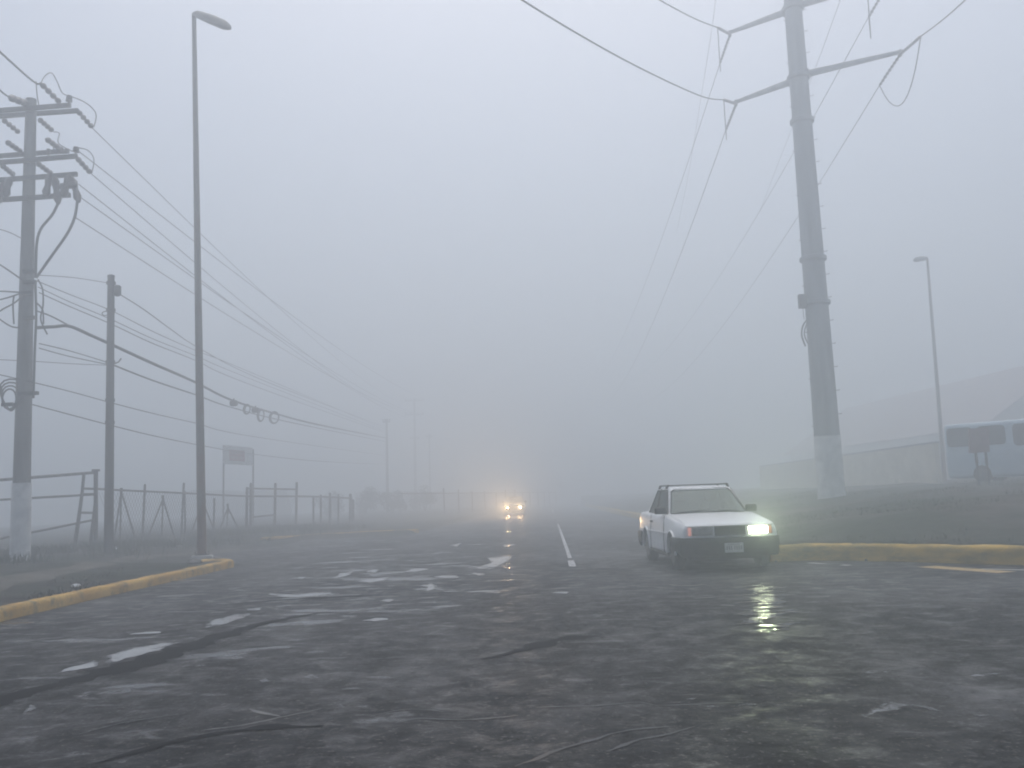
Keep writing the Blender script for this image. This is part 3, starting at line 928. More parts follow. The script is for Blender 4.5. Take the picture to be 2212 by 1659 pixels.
# two ground wires passing behind the pole
wire([U(1548, -20, 38), U(1538, 60, 40), U(1516, 200, 45), U(1490, 360, 54), U(1462, 500, 66)], .013, 'faint overhead wire in the gap left of the lower left arm tip', RIGHTG, 6)
wire([U(1825, -30, 34), U(1790, 70, 37), U(1745, 190, 42), U(1690, 330, 50), U(1640, 460, 60)], .013, 'faint thin overhead wire passing behind the shaft of the steel power pole', RIGHTG, 6)

# ------------------------------------------------------------------ wires on the left
LG = 'wires strung along the left row of poles'
FP = U(895, 862, 76)
HV = 'thin power wire running from the crossarms of the left utility pole into the fog'
hv = [((200, 277), 1.0, (860, 868)), ((164, 322), -.24, (930, 866)), ((198, 376), .9, (872, 900)), ((170, 398), -.4, (880, 902)), ((172, 425), -.4, (915, 899)), ((160, 468), -.3, (920, 903))]
for (p0, dy, p1) in hv:
    wire(sag(U(*p0, YP + dy), U(*p1, 116), .9, 8), .013, HV, LG, 4)
wire([U(-60, 55, 15), U(0, 112, 18.5), U(72, 176, YP - 1.4), U(88, 180, YP - 1.4)], .025, 'pale power wire coming from beyond the left edge to the top crossarm', LG, 6)
wire([U(-40, 150, 17), U(0, 195, 19.5), U(20, 210, YP - 1.2)], .022, 'short stretch of power wire at the left edge beside the top crossarm', LG, 6)
CG = 'telephone cables on the left row of poles'
def cable(pts, r, label): return wire([U(*p) for p in pts], r if r > .04 else r * .68, label, CG, 8, 'telephone_cable', 'cable')
FY = 88
cable([(78, 594, YP), (160, 600, YP + .7), (238, 612, Y2)], .014, 'thin cable joining the two left poles near the top of the shorter one')
cable([(80, 607, YP), (150, 636, YP + .7), (240, 671, Y2), (330, 716, 27), (423, 757, 33), (560, 812, 44), (838, 930, FY)], .017, 'topmost cable of the thin bundle between the left poles, fading beyond the street lamp')
cable([(82, 620, YP), (150, 652, YP + .7), (240, 690, Y2), (330, 732, 27), (423, 769, 33), (560, 826, 44), (838, 934, FY)], .017, 'middle cable of the thin bundle between the left poles, fading beyond the street lamp')
cable([(84, 632, YP), (150, 662, YP + .7), (240, 700, Y2), (330, 742, 27), (423, 779, 33), (560, 838, 44), (838, 937, FY)], .02, 'lowest cable of the thin bundle between the left poles, fading beyond the street lamp')
cable([(256, 634, Y2), (310, 668, 26), (370, 712, 29), (423, 748, 33), (520, 800, 42), (640, 850, 52), (838, 925, FY)], .022, 'cable slanting down from the splice box on the shorter pole')
cable([(80, 708, YP - .2), (115, 706, YP), (150, 705, YP + .4), (195, 724, YP + .8), (240, 744, Y2 + .15), (330, 785, 27), (423, 826, 33), (500, 864, 39), (600, 895, 46), (700, 920, 53), (838, 947, FY)], .045, 'thick black cable carrying coils, sagging past the street lamp')
cable([(80, 672, YP - .2), (110, 683, YP), (150, 704, YP + .4)], .03, 'short cable joining the tall pole to the thick black cable')
cable([(84, 742, YP), (150, 758, YP + .7), (236, 784, Y2)], .02, 'upper of two slack cables meeting midway up the shorter pole')
cable([(84, 752, YP), (150, 770, YP + .7), (236, 788, Y2)], .02, 'lower of two slack cables meeting midway up the shorter pole')
cable([(-20, 776, YP - .2), (80, 781, YP), (160, 786, YP + .7), (236, 789, Y2)], .013, 'nearly level thin cable behind the tall pole, ending at the shorter pole')
cable([(246, 789, Y2), (330, 822, 27), (423, 853, 33), (500, 880, 39), (640, 915, 49), (838, 955, FY)], .035, 'cable below the thick black one, from the shorter pole into the fog')
cable([(-20, 805, YP - .4), (84, 829, YP), (160, 848, YP + .7), (240, 870, Y2), (330, 893, 27), (423, 914, 33), (560, 945, 44), (838, 985, FY)], .018, 'thin cable below the coils, second from the bottom on the left poles')
cable([(70, 874, YP), (160, 898, YP + .7), (240, 919, Y2), (330, 941, 27), (423, 960, 33), (540, 980, 43), (700, 997, 54), (838, 1003, FY)], .02, 'lowest cable on the left poles, passing above the white board')
cable([(-20, 490, YP - .5), (20, 502, YP - .2), (48, 516, YP)], .018, 'short cable at the left edge reaching the middle of the tall pole')
# coils and closures hanging on the thick cable
CO = 'coils and closures on the thick black cable'
p = U(505, 871, 39)
b = MB(); b.bbox(p, (.34, .26, .26), .1, seg=3); b.tube([p + Vector((0, 0, .1)), p + Vector((0, 0, .2))], .03, 6)
tag(b.build('splice_closure', M['black_plastic'], origin=p, smooth=60), 'dark round splice closure hanging on the thick cable, nearest the lamp', 'splice closure', CO)
p = U(552, 886, 42.5)
b = MB(); b.bbox(p, (.36, .24, .24), .09, seg=3); b.tube([p + Vector((0, 0, .1)), p + Vector((0, 0, .2))], .03, 6)
tag(b.build('splice_closure', M['black_plastic'], origin=p, smooth=60), 'dark splice closure hanging on the thick cable among the coils', 'splice closure', CO)
for (px, py, Y, w, h, lab) in ((533, 884, 41, .15, .22, 'small faint loop of cable hanging between the two splice closures'), (563, 897, 43.5, .16, .3, 'narrow coil of cable hanging just beyond the second splice closure'), (592, 902, 45.5, .24, .3, 'wide dark coil of cable, last on the thick sagging cable')):
    p = U(px, py, Y)
    b = MB()
    for k in range(3):
        pts = [p + Vector((w * (1 - .1 * k) * math.cos(t), .06 * k + .05 * math.sin(t), h * (1 - .06 * k) * math.sin(t))) for t in [i * 2 * math.pi / 20 for i in range(20)]]
        b.tube(pts + [pts[0]], .028, 6)
    tag(b.build('cable_coil', M['wire'], origin=p, smooth=90), lab, 'cable coil', CO)

# poles fading along the left side
def far_pole(px, pyt, Y, r, label, arms):
    base = U(px + 3, 1120, Y); base.z = HL(base.x, Y) if Y < 119 else 0
    top = U(px, pyt, Y)
    root = thing('utility_pole', label, 'utility pole', base)
    b = MB(); tapered(b, base - Vector((0, 0, .2)), top, r, r * .65, 10, 6); b.build('pole', M['wood'], root, smooth=50)
    for (py, w) in arms:
        p = base.lerp(top, 1 - (py - pyt) / (1120.0 - pyt))
        MB().bbox(p - Vector((0, r + .03, 0)), (w, .1, .13), .012, rz=-.05).build('crossarm', M['dark_metal'], root)
        for s_ in (-.45, -.18, .18, .45): MB().tube([p + Vector((w * s_, -r - .03, .06)), p + Vector((w * s_, -r - .03, .14)), p + Vector((w * s_, -r - .03, .28))], [.03, .07, .05], 6).build('insulator', M['porcelain'], root)
    return root
far_pole(835, 905, 88, .15, 'thin bare pole fading in the fog, beyond the gate frame', [(912, .7)])
far_pole(895, 860, 116, .2, 'faint crossarm pole farther off in the fog than the bare pole', [(866, 2.4), (899, 2.4), (955, 1.2)])
far_pole(927, 938, 118, .14, 'faintest short pole just right of the faint crossarm pole', [(945, .8)])

# ------------------------------------------------------------------ fence
def fence_pt(px, py):
    """the fence stands on one line running along the lot"""
    d = ray(px, py)
    # line from FA to FB in plan
    n = Vector((FB.y - FA.y, -(FB.x - FA.x), 0))
    t = (FA - cam_pos).dot(n) / d.dot(n)
    return cam_pos + d * t
FA = GT(200, 1186, HL); FB = GT(560, 1149, HL)
def ft(b, pts, r=.03):
    b.tube([fence_pt(*p) for p in pts], r, 7)
def post(px, y0, y1, root, r=.04, px1=None, name='post'):
    b = MB()
    A = fence_pt(px if px1 is None else px1, y1); B = fence_pt(px, y0)
    A.z = HL(A.x, A.y) - .05
    b.tube([A, B, B + (B - A).normalized() * .04], [r, r, r * .5], 8)
    return b.build(name, M['fence_pipe'], root, smooth=50)
# leaning end frame and gate at the far left: its own line running towards the camera side
GA = FA.copy(); GB = U(-40, 1195, FA.y - 3.0)
def gate_pt(px, py):
    d = ray(px, py); n = Vector((GB.y - GA.y, -(GB.x - GA.x), 0))
    return cam_pos + d * ((GA - cam_pos).dot(n) / d.dot(n))
gate = thing('pipe_gate', 'pipe gate with long rails and leaning ladder end behind the tall utility pole', 'gate', FA)
for (p0, p1, r_) in (((-40, 1040), (201, 1021), .045), ((-40, 1082), (203, 1068), .034), ((-40, 1172), (203, 1123), .034)):
    b = MB(); b.tube([gate_pt(*p0), gate_pt(*p1)], r_, 8); b.build('rail', M['fence_pipe'], gate, smooth=50)
b = MB(); b.tube([gate_pt(181, 1026), gate_pt(178, 1060), gate_pt(170, 1120), gate_pt(160, 1192)], [.05, .05, .06, .065], 8); b.build('leaning_stile', M['fence_pipe'], gate, smooth=50)
b = MB(); b.tube([gate_pt(206, 1085), gate_pt(202, 1120), gate_pt(194, 1186)], [.05, .055, .055], 8); b.build('leaning_stile', M['fence_pipe'], gate, smooth=50)
for (x0, y0, x1, y1) in ((176, 1055, 207, 1056), (174, 1068, 205, 1067), (169, 1107, 203, 1108)):
    b = MB(); b.tube([gate_pt(x0, y0), gate_pt(x1, y1)], .035, 8); b.build('rung', M['fence_pipe'], gate, smooth=50)
b = MB(); A = gate_pt(207, 1018); B = gate_pt(207, 1186); B.z -= .1
b.tube([B, A], .065, 10); b.bbox(A + Vector((0, 0, .03)), (.2, .2, .07), .02); b.build('gate_post', M['fence_pipe'], gate, smooth=40)

fence = thing('pipe_fence', 'pipe fence with A-shaped braces under one top rail, behind the street lamp', 'fence', fence_pt(395, 1165))
b = MB(); ft(b, [(209, 1056), (262, 1059), (395, 1065), (470, 1069), (537, 1072)], .035); b.build('top_rail', M['fence_pipe'], fence, smooth=50)
for px, y0, px1, y1 in ((313, 1048, 307, 1168), (397, 1045, 391, 1164), (463, 1078, 461, 1152)): post(px, y0, y1, fence, .042, px1)
post(399, 1062, 1164, fence, .035, 400)
for ax, ay, l, r_, by in ((262, 1062, 244, 297, 1170), (352, 1078, 313, 380, 1166), (437, 1082, 409, 468, 1156), (492, 1096, 470, 522, 1150)):
    for fx in (l, ax - 3, r_):
        b = MB(); A = fence_pt(ax, ay); B = fence_pt(fx, by); B.z = HL(B.x, B.y) - .03
        b.tube([A, B], .03, 7); b.build('brace', M['fence_pipe'], fence, smooth=50)
    b = MB(); b.tube([fence_pt(ax, ay + 14), fence_pt(ax, ay - 8)], .045, 7); b.build('apex_cap', M['fence_pipe'], fence, smooth=50)
gf = thing('gate_frame', 'taller pipe gate frame of three posts with its own top rail, along the fence', 'gate', fence_pt(595, 1148))
for px, y0, px1, y1 in ((542, 1045, 541, 1152), (534, 1054, 532, 1152), (595, 1045, 593, 1147), (641, 1043, 639, 1143)): post(px, y0, y1, gf, .06, px1)
for (p0, p1) in (((536, 1055), (641, 1057)), ((538, 1072), (641, 1072)), ((548, 1117), (594, 1112))):
    b = MB(); b.tube([fence_pt(*p0), fence_pt(*p1)], .038, 7); b.build('rail', M['fence_pipe'], gf, smooth=50)
f2 = thing('pipe_fence', 'far run of pipe fence beyond the gate frame, almost lost in fog', 'fence', fence_pt(690, 1140))
b = MB(); b.tube([fence_pt(643, 1072), fence_pt(700, 1073), fence_pt(760, 1076)], .045, 7); b.build('top_rail', M['fence_pipe'], f2, smooth=50)
for px, y0, y1, rr in ((677, 1072, 1139, .05), (693, 1070, 1136, .05), (713, 1066, 1134, .07), (731, 1069, 1132, .05), (757, 1068, 1130, .08), (760, 1080, 1130, .14)): post(px, y0, y1, f2, rr)

dF = (FB - FA); dF.z = 0; dF.normalize()
for k in range(13):
    p = FA + dF * (40 + k * 4.2 + rng.uniform(-.4, .4)); p.z = HL(p.x, p.y)
    MB().tube([p - Vector((0, 0, .1)), p + Vector((rng.uniform(-.05, .05), 0, 1.9 + rng.uniform(-.1, .25)))], .05, 8).build('post', M['fence_pipe'], f2, smooth=50)
q0 = FA + dF * 30; q1 = FA + dF * 90
MB().tube([Vector((q0.x, q0.y, 1.8)), Vector((q1.x, q1.y, 1.8))], .04, 7).build('top_rail', M['fence_pipe'], f2, smooth=50)
# chain-link netting: crossed strands between the ground and the top rail
def netting(p0, L, h, root, step=.16):
    b = MB()
    def q(s_, z): 
        p = p0 + dF * s_; return Vector((p.x, p.y, HL(p.x, p.y) + z))
    n = int(L / step)
    for i in range(n):
        for sg in (1, -1):
            s0 = i * step; s1 = s0 + sg * h * .6
            if s1 < 0 or s1 > L: continue
            b.tube([q(s0, .06), q(s1, h)], .0045, 3, cap=False)
    b.build('chain_link', M['fence_pipe'], root)
g0 = fence_pt(209, 1160)
netting(Vector((g0.x, g0.y, 0)), (FA + dF * 15 - g0).length, 1.78, fence)
netting(FA + dF * 22, 44, 1.75, f2, .2)
# white board on two posts beyond the fence
pb_ = U(514, 1090, 50); pb_.z = HL(pb_.x, 50)
sb = thing('sign_board', 'white board with a faded red panel on two thin posts behind the fence', 'sign', pb_)
c0, c1, c2, c3 = U(481, 961, 50), U(545, 967, 50.6), U(546, 1006, 50.6), U(482, 1002, 50)
MB().prism([c0, c1, c2, c3], (0, -.02, 0), (0, .03, 0)).build('panel', M['sign_white'], sb)
def onp(u, v): return (c0.lerp(c1, u)).lerp(c3.lerp(c2, u), v)
MB().prism([onp(.22, .22), onp(.74, .22), onp(.74, .8), onp(.22, .8)], (0, -.032, 0), (0, -.021, 0)).build('red_panel', M['sign_red'], sb)
b = MB()
for i, (v, us) in enumerate(((.38, ((.28, .36), (.39, .47), (.5, .57), (.6, .68))), (.62, ((.28, .4), (.44, .52), (.56, .68))))):
    for u0, u1 in us: b.prism([onp(u0, v - .055), onp(u1, v - .055), onp(u1, v + .055), onp(u0, v + .055)], (0, -.038, 0), (0, -.033, 0))
b.build('worn_marks', worn('faded_pink', (.3, .2, .2), (.38, .25, .25), 8, .7), sb)
for c, px in ((c3, 485), (c2, 546)):
    q = c.copy(); q.z = HL(q.x, q.y) - .1
    b = MB(); b.tube([q + Vector((0, .08, 0)), c + Vector((0, .08, .9))], .05, 7); b.build('post', M['fence_pipe'], sb, smooth=50)

# ------------------------------------------------------------------ right side: wall, house, bus, sign
def quad_wall(b, A, B, z0a, z0b, h, th=.2):
    d = (B - A); d.z = 0; n = Vector((-d.y, d.x, 0)).normalized() * th
    vs = []
    for P, z0 in ((A, z0a), (B, z0b)):
        for o in (Vector(), n):
            for z in (z0, z0 + h): vs.append(Vector((P.x + o.x, P.y + o.y, z)))
    return b.add(vs, [(0, 1, 5, 4), (2, 6, 7, 3), (0, 2, 3, 1), (4, 5, 7, 6), (1, 3, 7, 5), (0, 4, 6, 2)])
WA = U(2036, 1043, 40.0); WB = U(1650, 1074, 72)
WA.z = HR(WA.x, WA.y); WB.z = HR(WB.x, WB.y)
b = MB(); zt = 3.0
segs = 6
for i in range(segs):
    A = WA.lerp(WB, i / segs); B = WA.lerp(WB, (i + 1) / segs)
    quad_wall(b, A, B, min(HR(A.x, A.y), HR(B.x, B.y)) - .3, min(HR(A.x, A.y), HR(B.x, B.y)) - .3, zt - (min(HR(A.x, A.y), HR(B.x, B.y)) - .3) - .0)
bw = thing('boundary_wall', 'low cream boundary wall behind the steel power pole', 'wall', WA)
b.build('wall', M['wall_cream'], bw)
b = MB(); 
for i in range(segs):
    A = WA.lerp(WB, i / segs); B = WA.lerp(WB, (i + .995) / segs)
    d = (B - A).normalized(); n = Vector((-d.y, d.x, 0))
    quad_wall(b, A - n * .03, B - n * .03, zt + .002, zt + .002, .07, .26)
b.build('coping', M['concrete_pale'], bw)

# long house with a reddish pitched roof
r1 = U(2212, 780, 72); r2 = U(1832, 905, 106)
rz_ = 10.2
dR = Vector((r2.x - r1.x, r2.y - r1.y, 0)).normalized()
nR = Vector((-dR.y, dR.x, 0))          # towards the road
H1 = Vector((r1.x, r1.y, 0)) - dR * 6; H2 = Vector((r2.x, r2.y, 0))
hs = thing('house', 'long house with a reddish pitched roof, dim behind the cream wall and minibus', 'house', H1 + nR * 5)
W = 7.0; ez = 5.4
b = MB()
for s_ in (1, -1):
    A, B = H1 + nR * W * s_, H2 + nR * W * s_
    quad_wall(b, A if s_ > 0 else B, B if s_ > 0 else A, .2, .2, ez - .2, -.25 if s_ < 0 else -.25)
for P in (H1, H2):
    pts = [P + nR * (W - .26) + Vector((0, 0, .2)), P - nR * (W - .26) + Vector((0, 0, .2)), P - nR * (W - .26) + Vector((0, 0, ez)), P + Vector((0, 0, rz_ - .25)), P + nR * (W - .26) + Vector((0, 0, ez))]
    off = dR * (.25 if P is H1 else -.25)
    b.prism(pts, (0, 0, 0), off)
b.build('wall', M['house_wall'], hs)
b = MB()
for s_ in (1, -1):
    e0, e1 = H1 + nR * (W + .6) * s_ - dR * .5, H2 + nR * (W + .6) * s_ + dR * .5
    e0.z = e1.z = ez - .3
    t0, t1 = H1 - dR * .5, H2 + dR * .5
    t0.z = t1.z = rz_
    nseg = 1
    for i in range(nseg):
        a0, a1 = e0.lerp(e1, i / nseg), e0.lerp(e1, (i + 1) / nseg); c0_, c1_ = t0.lerp(t1, i / nseg), t0.lerp(t1, (i + 1) / nseg)
        am, cm = (a0 + a1) / 2 + Vector((0, 0, .006)), (c0_ + c1_) / 2 + Vector((0, 0, .006))
        b.add([a0, am, cm, c0_], [(0, 1, 2, 3)]); b.add([am, a1, c1_, cm], [(0, 1, 2, 3)])
rf = b.build('roof', M['roof_red'], hs)
sol = rf.modifiers.new('thickness', 'SOLIDIFY'); sol.thickness = .08
for i in range(5):
    p = H1.lerp(H2, (i + .7) / 5.5) + nR * (W + .02)
    wn = MB(); wn.box(p + Vector((0, 0, 2.75)), (.06, 1.5, 1.1), rz=math.atan2(dR.y, dR.x) - math.pi / 2); w_ = wn.build('window', M['bus_glass'], hs)
    fr = MB()
    for (o, z, L_, hh) in ((0, 2.17, 1.7, .08), (0, 3.33, 1.7, .08), (-.79, 2.75, .08, 1.08), (.79, 2.75, .08, 1.08), (0, 2.75, .05, 1.08)):
        fr.box(p + nR * .04 + dR * o + Vector((0, 0, z)), (.06, L_, hh), rz=math.atan2(dR.y, dR.x) - math.pi / 2)
    fr.build('frame', M['sign_white'], w_)

# bus parked on the lot, side-on
B0 = U(2046, 1030, 35.0); B0.z = HR(B0.x, B0.y) + .0
bd = Vector((.72, -.69, 0)).normalized(); bn = Vector((bd.y, -bd.x, 0))  # along the side, and inward/outward
if bn.y > 0: bn = -bn
bs = thing('minibus', 'pale blue minibus parked side-on at the right edge, beyond the distant street lamp', 'minibus', B0)
def bpnt(s_, o, z): return B0 + bd * s_ - bn * o + Vector((0, 0, z))
LB, WBs = 6.2, 1.9
bmx = Matrix((bd, -bn, Vector((0, 0, 1)))).transposed()
b = MB(); b.bbox(bpnt(LB / 2, WBs / 2, 1.20), (LB, WBs, 2.04), .16, seg=4, mtx=bmx); b.build('body', M['bus_paint'], bs, smooth=45)
def bus_window(s0, s1, z0, z1):
    b = MB(); b.bbox(bpnt((s0 + s1) / 2, -.005, (z0 + z1) / 2), (s1 - s0, .03, z1 - z0), .014, mtx=bmx)
    pts = []
    r_ = .14
    for cx, cz, a0 in ((s1 - r_, z1 - r_, 0), (s0 + r_, z1 - r_, 90), (s0 + r_, z0 + r_, 180), (s1 - r_, z0 + r_, 270)):
        for k in range(5):
            an = R(a0 + 22.5 * k); pts.append(bpnt(cx + r_ * math.cos(an), 0, cz + r_ * math.sin(an)))
    b = MB(); b.prism(pts, bn * .004, bn * .03); b.build('window', M['bus_glass'], bs)
bus_window(.12, 1.02, 1.36, 2.06); bus_window(1.2, 2.15, 1.36, 2.06); bus_window(2.4, 4.1, 1.28, 2.06); bus_window(4.3, 5.95, 1.28, 2.06)
for s_ in (1.25, 4.6):
    for o in (.12, WBs - .12):
        c = bpnt(s_, o, .33)
        w_ = MB().tube([c - bn * .12, c - bn * .1, c + bn * .1, c + bn * .12 + bn * .02], [.29, .33, .33, .29], 20).build('wheel', M['tyre'], bs, smooth=40)
        MB().tube([c + bn * .13, c + bn * .155], [.17, .14], 14).build('rim', M['rim'], w_, smooth=40)
ps = U(2113, 1040, 31); ps.z = HR(ps.x, ps.y)
sg = thing('notice_sign', 'dark reddish sign panel on two posts in front of the minibus', 'sign', ps)
q0, q1, q2, q3 = U(2092, 926, 31), U(2136, 923, 31), U(2137, 976, 31), U(2094, 979, 31)
MB().prism([q0, q1, q2, q3], (0, -.03, 0), (0, .03, 0)).build('panel', worn('dull_maroon', (.17, .09, .1), (.22, .13, .14), 6, .6), sg)
for A_, B_, r_ in ((q0, q3, .3), (q0, q3, .78)):
    t_ = q0.lerp(q1, r_) + Vector((0, .07, 0)); u__ = t_.copy(); u__.z = HR(t_.x, t_.y) - .1
    MB().tube([u__, t_], .045, 8).build('post', M['dark_metal'], sg, smooth=50)

# ------------------------------------------------------------------ cars
def boolean_cut(o, cutters):
    for c in cutters:
        md = o.modifiers.new('cut', 'BOOLEAN'); md.operation = 'DIFFERENCE'; md.object = c; md.solver = 'EXACT'
    dg = bpy.context.evaluated_depsgraph_get(); dg.update()
    me = bpy.data.meshes.new_from_object(o.evaluated_get(dg))
    o.modifiers.clear(); old = o.data; o.data = me; bpy.data.meshes.remove(old)
    for c in cutters:
        cm_ = c.data; bpy.data.objects.remove(c); bpy.data.meshes.remove(cm_)

def make_car(label, paint, loc, yaw, hl, lit, rack, plate_x, beam):
    root = thing('car', label, 'car', (0, 0, 0))
    P = lambda *a, **k: MB()
    st = [  # y, half width, bottom, top edge, crown
        (.00, .745, .46, .735, .002), (.03, .775, .40, .760, .006), (.12, .795, .42, .778, .012), (.35, .812, .40, .808, .022), (.75, .822, .215, .855, .030),
        (1.10, .825, .21, .893, .028), (1.36, .826, .21, .918, .015), (1.9, .828, .21, .918, .006), (2.6, .828, .21, .920, .004), (3.2, .824, .215, .925, .006),
        (3.5, .820, .23, .935, .016), (3.8, .812, .26, .940, .016), (4.08, .795, .30, .928, .012), (4.17, .775, .38, .900, .006), (4.19, .745, .46, .86, .002)]
    b = MB(); n = 0
    for (y, hw, zb, zt, cr) in st:
        half = [(hw * .80, zb), (hw * .94, zb + .02), (hw * .985, zb + .09), (hw * .995, .50 if zb < .45 else .52), (hw, .60), (hw * .994, .635), (hw * .99, .66), (hw * .982, zt - .10 if zt > .78 else .69), (hw * .955, zt - .035), (hw * .92, zt - .006), (hw * .80, zt + cr * .3), (hw * .45, zt + cr * .85), (0, zt + cr)]
        ring = [(x, z) for x, z in half] + [(-x, z) for x, z in reversed(half[:-1])]
        n = len(ring)
        for x, z in ring: b.v.append(Vector((x, y, z)))
    for i in range(len(st) - 1):
        for k in range(n): b.f.append((i * n + k, i * n + (k + 1) % n, (i + 1) * n + (k + 1) % n, (i + 1) * n + k))
    b.f.append(tuple(range(n))); b.f.append(tuple((len(st) - 1) * n + k for k in range(n)))
    body = b.build('body', paint, root, smooth=24)
    cut = []
    for yw in (.76, 3.18):
        for s_ in (-1, 1):
            cut.append(MB().tube([Vector((s_ * .50, yw, .30)), Vector((s_ * .95, yw, .30))], .345, 28).build('cutter', paint))
    boolean_cut(body, cut)
    # flared arch lips
    for yw in (.76, 3.18):
        for s_ in (-1, 1):
            b = MB(); pts = [Vector((s_ * .826, yw + .35 * math.cos(t), .30 + .35 * math.sin(t))) for t in [R(-6 + 192 * i / 18) for i in range(19)]]
            b.tube(pts, .022, 6); b.build('arch_lip', paint, body, smooth=60)
    # roof and pillars
    A0, A1 = (.69, 1.40, .915), (.56, 1.97, 1.365)
    C0, C1 = (.69, 3.60, .925), (.555, 3.06, 1.365)
    B0_, B1_ = (.715, 2.62, .915), (.572, 2.56, 1.385)
    b = MB()
    rst = [(1.90, .56, 1.345, .012), (1.96, .573, 1.366, .02), (2.1, .581, 1.384, .022), (2.4, .585, 1.394, .022), (2.7, .585, 1.392, .022), (2.98, .575, 1.374, .02), (3.08, .555, 1.35, .012)]
    for (y, hw, z, c) in rst:
        for x, zz in ((-hw, z - .035), (-hw * .97, z - .006), (-hw * .85, z + c * .5), (-hw * .4, z + c), (0, z + c * 1.1), (hw * .4, z + c), (hw * .85, z + c * .5), (hw * .97, z - .006), (hw, z - .035), (hw * .9, z - .04), (0, z - .03), (-hw * .9, z - .04)):
            b.v.append(Vector((x, y, zz)))
    for i in range(len(rst) - 1):
        for k in range(12): b.f.append((i * 12 + k, i * 12 + (k + 1) % 12, (i + 1) * 12 + (k + 1) % 12, (i + 1) * 12 + k))
    b.f.append(tuple(range(12))); b.f.append(tuple(72 + k for k in range(12)))
    b.build('roof', paint, root, smooth=30)
    for s_ in (-1, 1):
        for (q0_, q1_, w0, w1, nm) in ((A0, A1, .10, .07, 'pillar'), (B0_, B1_, .10, .07, 'pillar'), (C0, C1, .34, .16, 'pillar')):
            a = Vector((q0_[0] * s_, q0_[1], q0_[2] - .03)); c = Vector((q1_[0] * s_, q1_[1], q1_[2] - .01))
            th = Vector((-.075 * s_, .02, 0))
            off0 = -w0 if nm == 'x' else 0
            MB().add([a + Vector((.02 * s_, 0, 0)), a + Vector((.02 * s_, w0 if q0_ is not C0 else -w0, 0)), c + Vector((.01 * s_, w1 if q0_ is not C0 else -w1, 0)), c + Vector((.01 * s_, 0, 0)),
                      a + th, a + th + Vector((0, w0 if q0_ is not C0 else -w0, 0)), c + th + Vector((0, w1 if q0_ is not C0 else -w1, 0)), c + th],
                     [(0, 1, 2, 3), (4, 7, 6, 5), (0, 4, 5, 1), (1, 5, 6, 2), (2, 6, 7, 3), (3, 7, 4, 0)]).build('pillar', paint if q0_ is not B0_ else M['black_plastic'], root)
        # side windows
        a = [Vector((.697 * s_, 1.47, .915)), Vector((.697 * s_, 3.34, .92)), Vector((.572 * s_, 2.93, 1.35)), Vector((.572 * s_, 2.02, 1.35))]
        MB().prism(a, Vector((.006 * s_, 0, 0)), Vector((.014 * s_, 0, 0))).build('side_window', M['glass'], root)
        b = MB(); b.tube([v + Vector((.016 * s_, 0, 0)) for v in a] + [a[0] + Vector((.016 * s_, 0, 0))], .012, 5); b.build('window_trim', M['black_plastic'], root)
    wv = lambda x, t: Vector((x * 1.05, 1.385 + .545 * t, .918 + .436 * t))
    wind = [wv(-.62, 0), wv(.62, 0), wv(.635, .03), wv(.628, .1), wv(.52, .88), wv(.495, .95), wv(.45, .99), wv(.3, 1), wv(-.3, 1), wv(-.45, .99), wv(-.495, .95), wv(-.52, .88), wv(-.628, .1), wv(-.635, .03)]
    nrm = Vector((0, -.625, .78))
    ws = MB().prism(wind, nrm * .004, nrm * .012).build('windshield', M['glass'], root)
    b = MB(); w2 = [v + nrm * .008 for v in wind]; b.tube(w2 + [w2[0]], .011, 5); b.build('seal', M['black_plastic'], ws)
    rear = [Vector((-.66, 3.615, .93)), Vector((.66, 3.615, .93)), Vector((.535, 3.08, 1.36)), Vector((-.535, 3.08, 1.36))]
    MB().prism(rear, Vector((0, .004, .006)), Vector((0, .008, .01))).build('rear_window', M['glass'], root)
    # wipers
    for x0, x1, z1 in ((-.50, .06, .955), (.08, .56, .95)):
        b = MB(); b.tube([Vector((x1, 1.355, .935)), Vector((x0 * .4 + x1 * .6, 1.385, z1 + .015)), Vector((x0, 1.39, .945))], [.014, .011, .008], 5)
        b.tube([Vector((x0 - .02, 1.388, .944)), Vector((x0 * .3 + x1 * .7, 1.392, z1 + .005))], .009, 5); b.build('wiper', M['black_plastic'], root)
    MB().bbox((0, 1.345, .928), (1.26, .09, .012), .005).build('cowl_vent', M['black_plastic'], root)
    # hood shut line, door line, side moulding, handle
    b = MB()
    for s_ in (-1, 1):
        pts = [Vector((s_ * .70, .10, .785)), Vector((s_ * .71, .4, .825)), Vector((s_ * .72, .8, .872)), Vector((s_ * .725, 1.3, .921))]
        b.tube(pts, .005, 4)
    b.build('hood_line', paint, body)
    for s_ in (-1, 1):
        for yy in (1.36, 2.66): MB().tube([Vector((s_ * .829, yy, .27)), Vector((s_ * .833, yy, .6)), Vector((s_ * .80, yy, .90))], .005, 4).build('door_gap', M['black_plastic'], body)
        MB().bbox((s_ * .832, 2.0, .60), (.018, 1.9, .035), .006).build('side_moulding', paint, body)
        MB().bbox((s_ * .832, 2.5, .78), (.03, .15, .035), .01).build('door_handle', M['black_plastic'], root)
        MB().bbox((s_ * .80, 1.98, .235), (.05, 1.75, .06), .015).build('rocker_trim', M['black_plastic'], root)
        b = MB(); b.bbox((s_ * .83, 1.60, .985), (.20, .10, .125), .03, seg=3); b.tube([Vector((s_ * .72, 1.62, .95)), Vector((s_ * .78, 1.61, .965))], .025, 6)
        mr = b.build('mirror', M['black_plastic'], root, smooth=40)
        MB().bbox((s_ * .83, 1.653, .985), (.165, .006, .095), .002).build('mirror_glass', M['reflector'], mr)
